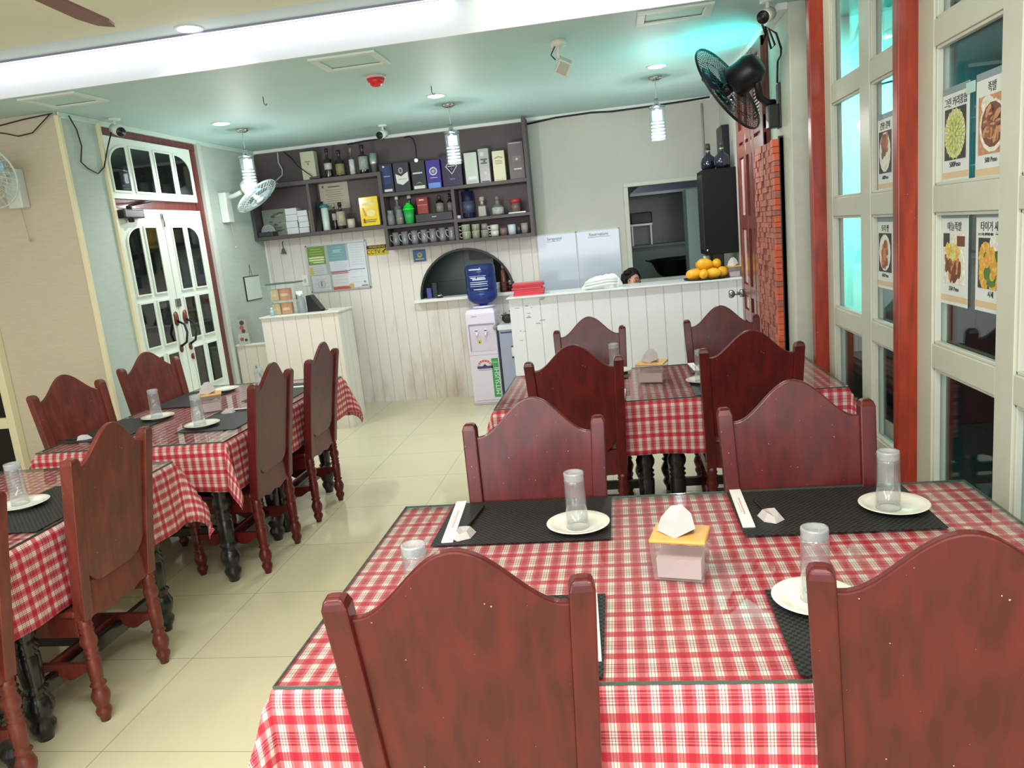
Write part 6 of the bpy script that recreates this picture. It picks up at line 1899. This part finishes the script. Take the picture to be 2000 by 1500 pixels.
# ------------------------------------------------------------------ wall fans
def wall_fan(label, base, rz, head, nrm, R, colr, arm_pts, plate, blades=3, metal=False, string=None, guardr=0.0022, nw=40, hub=0.05, motor=(0.062, 0.15)):
    """base: wall point; the other points are in room coordinates"""
    t = thing('wall_fan', label, 'fan', base, 0)
    B = Vector(base)
    C_ = mat('fan_%d_%d_%d' % colr[0], colr[0], 0.35)
    q = Vector(nrm).normalized()
    M = Matrix.Translation(Vector(head)-B) @ q.to_track_quat('Z', 'Y').to_matrix().to_4x4()
    plate().build('wall_plate', C_, t, bevel=0.008)
    MB().tube([Vector(p)-B for p in arm_pts], 0.022, 10).build('arm', C_, t)
    m = MB().lathe([(0, -motor[1]-0.03), (motor[0]*0.7, -motor[1]-0.025), (motor[0], -motor[1]+0.02), (motor[0]*1.05, -0.055), (motor[0]*0.8, -0.035), (0, -0.035)], 22)
    m.xf(M)
    m.build('motor', C_, t)
    m = MB()
    for k in range(blades):
        a = 2*PI*k/blades+0.4
        n_ = 8
        vs = []
        for i in range(n_+1):
            r = 0.045+(R*0.86-0.045)*i/n_
            wdt = 0.10+0.62*math.sin(PI*min(1, 0.18+0.72*i/n_))
            for s in (-0.5, 0.5):
                an = a+s*wdt
                vs.append((r*math.cos(an), r*math.sin(an), 0.014-s*0.030))
        m.add(vs, [(2*i, 2*i+1, 2*i+3, 2*i+2) for i in range(n_)], 0, True)
    m.xf(M)
    bo = m.build('blade', mat('fanblade_%d_%d_%d' % colr[1], colr[1], 0.25), t)
    bo.modifiers.new('thickness', 'SOLIDIFY').thickness = 0.002
    m = MB().lathe([(0, -0.03), (0.032, -0.028), (0.036, 0.02), (0.028, 0.040), (0, 0.046)], 20)
    m.xf(M)
    m.build('hub', C_, t)
    G = mat('guard_%d_%d_%d' % colr[2], colr[2], 0.35)
    for nm, z1, sg in (('front_guard', 0.052, 1), ('rear_guard', -0.045, -1)):
        m = MB()
        m.ring((0, 0, 0.004*sg), R, 0.0042, n=48, k=6)
        for f in (0.45, 0.75):
            zz = sg*0.006+(z1-sg*0.006)*(1-f**2.2)
            m.ring((0, 0, zz), R*f, guardr, n=40, k=4)
        for i in range(nw):
            a = 2*PI*i/nw
            pts = []
            for j in range(6):
                f = hub/R+(1-hub/R)*j/5
                zz = sg*0.004+(z1-sg*0.004)*(1-f**2.2)
                an = a+(0.35*(1-f) if sg > 0 else -0.3*(1-f))
                pts.append((R*f*math.cos(an), R*f*math.sin(an), zz))
            m.tube(pts, guardr*0.8, 4)
        m.ring((0, 0, z1), hub, 0.003, n=24, k=5)
        if sg > 0:
            m.lathe([(0, z1), (hub*0.9, z1), (hub*0.9, z1+0.006), (0, z1+0.010)], 24)
        m.xf(M)
        m.build(nm, G, t)
    if string:
        sm = MB().tube([Vector(p)-B for p in string], 0.0022, 5)
        e = Vector(string[-1])-B
        sm.lathe([(0, -0.022), (0.008, -0.018), (0.009, 0.0), (0, 0.006)], 10, e)
        sm.build('pull_cord', mat('cord_grey', (176, 176, 166), 0.5), t)
    return t
WF = ((226, 236, 230), (150, 190, 206), (206, 224, 226))
wall_fan('white wall fan tilted beside the glass pendant lamp', (-3.70, 7.10, 2.10), 0, (-3.28, 6.98, 2.235), (0.60, -0.02, -0.80), 0.215, WF,
         [(-3.66, 7.10, 2.26), (-3.55, 7.08, 2.27), (-3.46, 7.04, 2.29)],
         lambda: MB().box(0.0, 0.075, -0.055, 0.055, -0.07, 0.21), nw=30, motor=(0.072, 0.15), string=[(-3.64, 7.10, 2.03), (-3.635, 7.10, 1.93), (-3.63, 7.10, 1.80)])
wall_fan('white wall fan cut by the left edge on the beige wall', (-4.045, 4.968, 2.27), 0, (-4.035, 4.66, 2.36), (0.10, -0.92, -0.32), 0.215, WF,
         [(-4.045, 4.93, 2.38), (-4.04, 4.86, 2.40), (-4.036, 4.80, 2.395)],
         lambda: MB().box(-0.055, 0.055, -0.075, 0, -0.11, 0.15), nw=30, motor=(0.072, 0.14), string=[(-4.035, 4.93, 2.155), (-4.03, 4.93, 2.06), (-4.022, 4.93, 1.95)])
BF = ((24, 25, 28), (60, 66, 92), (26, 28, 30))
wall_fan('large black wall fan on the grey column at the right', (1.03, 5.02, 2.26), 0, (0.735, 5.03, 2.385), (-0.74, 0.46, -0.49), 0.290, BF,
         [(1.00, 5.02, 2.27), (0.95, 5.0, 2.275), (0.905, 4.97, 2.31), (0.89, 4.945, 2.38), (0.86, 4.945, 2.46)],
         lambda: MB().box(-0.012, 0, -0.045, 0.045, -0.14, 0.12).box(-0.075, -0.012, -0.045, 0.045, -0.135, 0.0), nw=64, guardr=0.0018, hub=0.06, motor=(0.092, 0.20))
# cables
tag(MB().tube([(0.86, 4.66, 2.70), (0.90, 4.70, 2.60), (0.885, 4.71, 2.56), (0.92, 4.71, 2.63), (0.95, 4.71, 2.54), (0.93, 4.71, 2.52), (0.90, 4.70, 2.64), (0.96, 4.715, 2.60), (0.985, 4.72, 2.52), (1.0, 4.80, 2.50), (1.018, 4.98, 2.50), (1.018, 5.0, 2.44), (1.018, 5.01, 2.38)], 0.006).build('fan_cable', M_wire), 'black looped cable running from the corner camera to the black fan', 'cable')
tag(MB().tube([(-0.80, 7.87, 2.70), (-0.5, 7.862, 2.728), (-0.15, 7.862, 2.735), (0.05, 7.862, 2.722), (0.4, 7.862, 2.726), (0.75, 7.862, 2.735), (0.98, 7.862, 2.745)], 0.009).build('ceiling_cable', M_wire), 'thick black cable along the cornice right of the shelves', 'cable')
tag(MB().tube([(-2.64, 7.865, 2.715), (-2.45, 7.862, 2.73), (-2.25, 7.86, 2.728), (-2.12, 7.5, 2.752), (-2.07, 7.27, 2.74), (-2.055, 7.23, 2.70)], 0.007).build('camera_cable', M_wire), 'black cable from the camera above the shelves along the cornice', 'cable')
tag(MB().tube([(-3.63, 5.05, 2.74), (-3.642, 5.12, 2.66), (-3.643, 5.14, 2.55), (-3.643, 5.10, 2.44), (-3.643, 5.16, 2.40), (-3.643, 5.26, 2.37), (-3.640, 5.34, 2.42), (-3.625, 5.395, 2.55), (-3.57, 5.42, 2.70)], 0.005).build('corner_cable', M_wire), 'black looped cable hanging on the mint wall left of the double door', 'cable')
tag(MB().tube([(-4.25, 4.96, 2.70), (-3.9, 4.955, 2.735), (-3.67, 4.94, 2.745)], 0.004).build('beige_wall_cable', M_wire), 'dark cable along the top of the beige wall', 'cable')
tag(MB().tube([(-4.2, 4.95, 2.69), (-4.05, 4.94, 2.66), (-3.95, 4.94, 2.63), (-3.84, 4.94, 2.64), (-3.68, 4.935, 2.742)], 0.004).build('sagging_cable', M_wire), 'dark cable sagging below the ceiling on the beige wall', 'cable')

# ------------------------------------------------------------------ menu sheets taped inside the windows (front faces -x)
FOODS = [mat('food_%d' % i, c, 0.55, noise=0.25, nscale=70) for i, c in enumerate(((176, 196, 100), (222, 226, 150), (150, 94, 62), (206, 150, 110), (232, 196, 90), (226, 166, 74), (84, 130, 60), (236, 236, 226), (120, 72, 48), (60, 58, 60), (196, 110, 66)))]
PPR = mat('menu_sheet_white', (226, 234, 234), 0.5)
def poster(yfar, ynear, z0, z1, title, price, kind, bg, label, small=None, pen=(30, 34, 36), ps=1.0):
    w_, h_ = yfar-ynear, z1-z0
    t = thing('menu_sheet', label, 'menu sheet', (WX+0.0275, (yfar+ynear)/2, z0), -PI/2, 'menu sheets on the windows')
    MB().box(-w_/2, w_/2, 0, 0.0012, 0, h_).build('sheet', PPR, t)
    MB().box(-w_/2, w_/2, -0.0006, 0, h_-0.022, h_).build('header_band', mat('band_grey', (136, 158, 166), 0.5), t)
    MB().box(-w_/2, w_/2, -0.0006, 0, 0.012, 0.034).build('footer_band', mat('band_tan', (222, 196, 160), 0.5), t)
    m = MB()
    Y0 = -0.0008
    x0, x1, a0, a1 = -w_*0.40, w_*0.40, h_*0.235, h_*0.775
    flat(m, rect(x0, x1, a0, a1), Y0-0.001, bg)
    cx, cz = 0, (a0+a1)/2
    rnd = random.Random(len(title)*7+kind)
    lay = [Y0-0.0015]
    def put(poly, k):
        lay[0] -= 0.00004
        poly = [(min(max(x, x0), x1), min(max(z, a0), a1)) for x, z in poly]
        flat(m, poly, lay[0], k)
    def el(x, z, rx, rz, ang=0, n=14):
        c, s = math.cos(ang), math.sin(ang)
        return [(x+c*rx*math.cos(2*PI*i/n)-s*rz*math.sin(2*PI*i/n), z+s*rx*math.cos(2*PI*i/n)+c*rz*math.sin(2*PI*i/n)) for i in range(n)]
    hw_, hh = (x1-x0)/2, (a1-a0)/2
    if kind == 0:      # green mussels in rings
        put(el(cx, cz, hw_*0.98, hh*0.96), 7)
        for R_, nn in ((0.82, 18), (0.58, 13), (0.34, 8), (0.1, 3)):
            for i in range(nn):
                a = 2*PI*i/nn+R_*9
                x, z = cx+hw_*R_*math.cos(a), cz+hh*R_*math.sin(a)
                put(el(x, z, 0.0165, 0.009, math.atan2(hh*math.sin(a), hw_*math.cos(a))), 0)
                put(el(x, z, 0.011, 0.0055, math.atan2(hh*math.sin(a), hw_*math.cos(a))), 1)
    elif kind == 1:    # sliced trotter on a round plate
        put(el(cx-hw_*.3, cz+hh*.7, hw_*.5, hh*.3), 7)
        put(el(cx+.01, cz-hh*.06, hw_*1.02, hh*.9), 7)
        put(el(cx+.01, cz-hh*.02, hw_*.88, hh*.78), 8)
        for i in range(34):
            a = rnd.uniform(0, 6.28)
            r = rnd.uniform(0, .8)
            x, z = cx+.01+hw_*.8*r*math.cos(a), cz+hh*.72*r*math.sin(a)
            put(el(x, z, 0.024, 0.011, rnd.uniform(-.9, 1.6)), (2, 3, 8)[i % 3])
            put(el(x+.002, z+.003, 0.017, 0.004, rnd.uniform(-.9, 1.6)), 3)
    elif kind == 2:    # garlic trotter with yellow topping
        put(rect(cx-hw_, cx-hw_*.4, cz+hh*.45, cz+hh), 9)
        put(rect(cx+hw_*.3, cx+hw_, cz+hh*.5, cz+hh*.9), 8)
        put(el(cx, cz-hh*.2, hw_*.98, hh*.78), 7)
        for i in range(44):
            a = rnd.uniform(0, 6.28)
            r = rnd.uniform(0, .8)
            x, z = cx+hw_*.8*r*math.cos(a), cz-hh*.25+hh*.6*r*math.sin(a)
            put(el(x, z, 0.032, 0.013, rnd.uniform(.8, 2.2)), (2, 3, 8)[i % 3])
        for i in range(40):
            x, z = cx+rnd.uniform(-.6, .6)*hw_, cz+hh*rnd.uniform(.0, .55)
            put(el(x, z, 0.014, 0.008, rnd.uniform(0, 3)), 4 if i % 3 else 1)
    elif kind == 3:    # fried prawns
        put(el(cx+hw_*.35, cz+hh*.68, hw_*.45, hh*.30), 7)
        put(el(cx, cz-hh*.25, hw_*.98, hh*.66), 6)
        for (dx, dz, a_) in ((-.4, .12, .2), (.42, .10, 2.4), (-.35, -.45, 1.2), (.35, -.55, 4.0), (.0, -.2, 5.2)):
            for i in range(12):
                q = a_+i*0.33
                x, z = cx+hw_*dx+0.030*math.cos(q), cz+hh*dz+0.036*math.sin(q)
                put(el(x, z, 0.017, 0.012, q), 5 if i % 3 else 4)
        put(el(cx+.01, cz-hh*.8, hw_*.35, hh*.12), 6)
    else:              # oval plate with ribs or duck
        put(el(cx, cz, hw_*.92, hh*.95), 7)
        for i in range(22):
            x, z = cx+rnd.uniform(-.4, .4)*hw_, cz+hh*(rnd.uniform(-.1, .75) if kind == 4 else rnd.uniform(-.7, .75))
            put(el(x, z, 0.022, 0.014, rnd.uniform(0, 3)), (2, 8, 10)[i % 3] if kind == 4 else (10, 3, 2)[i % 3])
    m.build('food_photo', FOODS, t)
    tm = MB().text(title, 0.034, (0.0, -0.0006, h_-0.052), 0, sx=0.92)
    tm.text(price, 0.022*ps, (0.0, -0.0006, 0.058), 0)
    if small:
        tm.box(-0.098, 0.03, -0.0024, -0.0022, h_*0.735, h_*0.80, 1)
        tm.text(small, 0.0105, (-0.034, -0.0030, h_*0.768), 0)
    tm.build('lettering', [mat('menu_ink', pen, 0.5), PPR], t)
    return t
poster(3.030, 2.822, 1.680, 1.998, '그린 커리홍합', '500Peso', 0, 9, 'menu sheet of green mussels, upper left on the nearer window', ps=1.15)
poster(2.772, 2.558, 1.675, 2.003, '족발', '500 Peso', 1, 3, 'menu sheet of sliced brown trotter, upper right on the nearer window')
poster(3.032, 2.815, 1.248, 1.576, '마늘족발', '550 Peso', 2, 7, 'menu sheet with yellow-topped meat, lower left on the nearer window')
poster(2.757, 2.541, 1.251, 1.577, '타이거 새우', '시세', 3, 9, 'menu sheet of fried prawns on dark ground, lower right on the nearer window', small='소스 추가, 예약해주세요')
poster(3.724, 3.532, 1.676, 2.002, '간장 갈비', '600Peso', 4, 9, 'menu sheet with a white oval plate, upper one on the farther window')
poster(3.735, 3.534, 1.250, 1.566, '오리 찜', '650 Peso', 5, 9, 'menu sheet with brown meat on oval plate, lower one on the farther window')
poster(3.492, 3.29, 1.676, 2.002, '닭강정', '400 Peso', 5, 10, 'menu sheet mostly hidden by the red post, upper one')
poster(3.490, 3.285, 1.250, 1.566, '보쌈', '500 Peso', 4, 10, 'menu sheet mostly hidden by the red post, lower one')
tag(MB().box(WX+0.024, WX+0.0255, 2.775, 2.84, 1.955, 1.99).build('tape_strip', mat('tape', (190, 226, 220), 0.4)), 'pale tape strip joining the two upper menu sheets', 'tape')
tag(MB().prism([(0.02, 1.35), (0.05, 1.36), (0.052, 1.42), (0.025, 1.425)], 0.0305, 0.0315).xf(Matrix.Translation((WX, 2.37, 0)) @ Matrix.Rotation(-PI/2, 4, 'Z')).build('pink_note', mat('note_pink', (236, 150, 170), 0.5)), 'pink note on the last pane at the right edge', 'note')
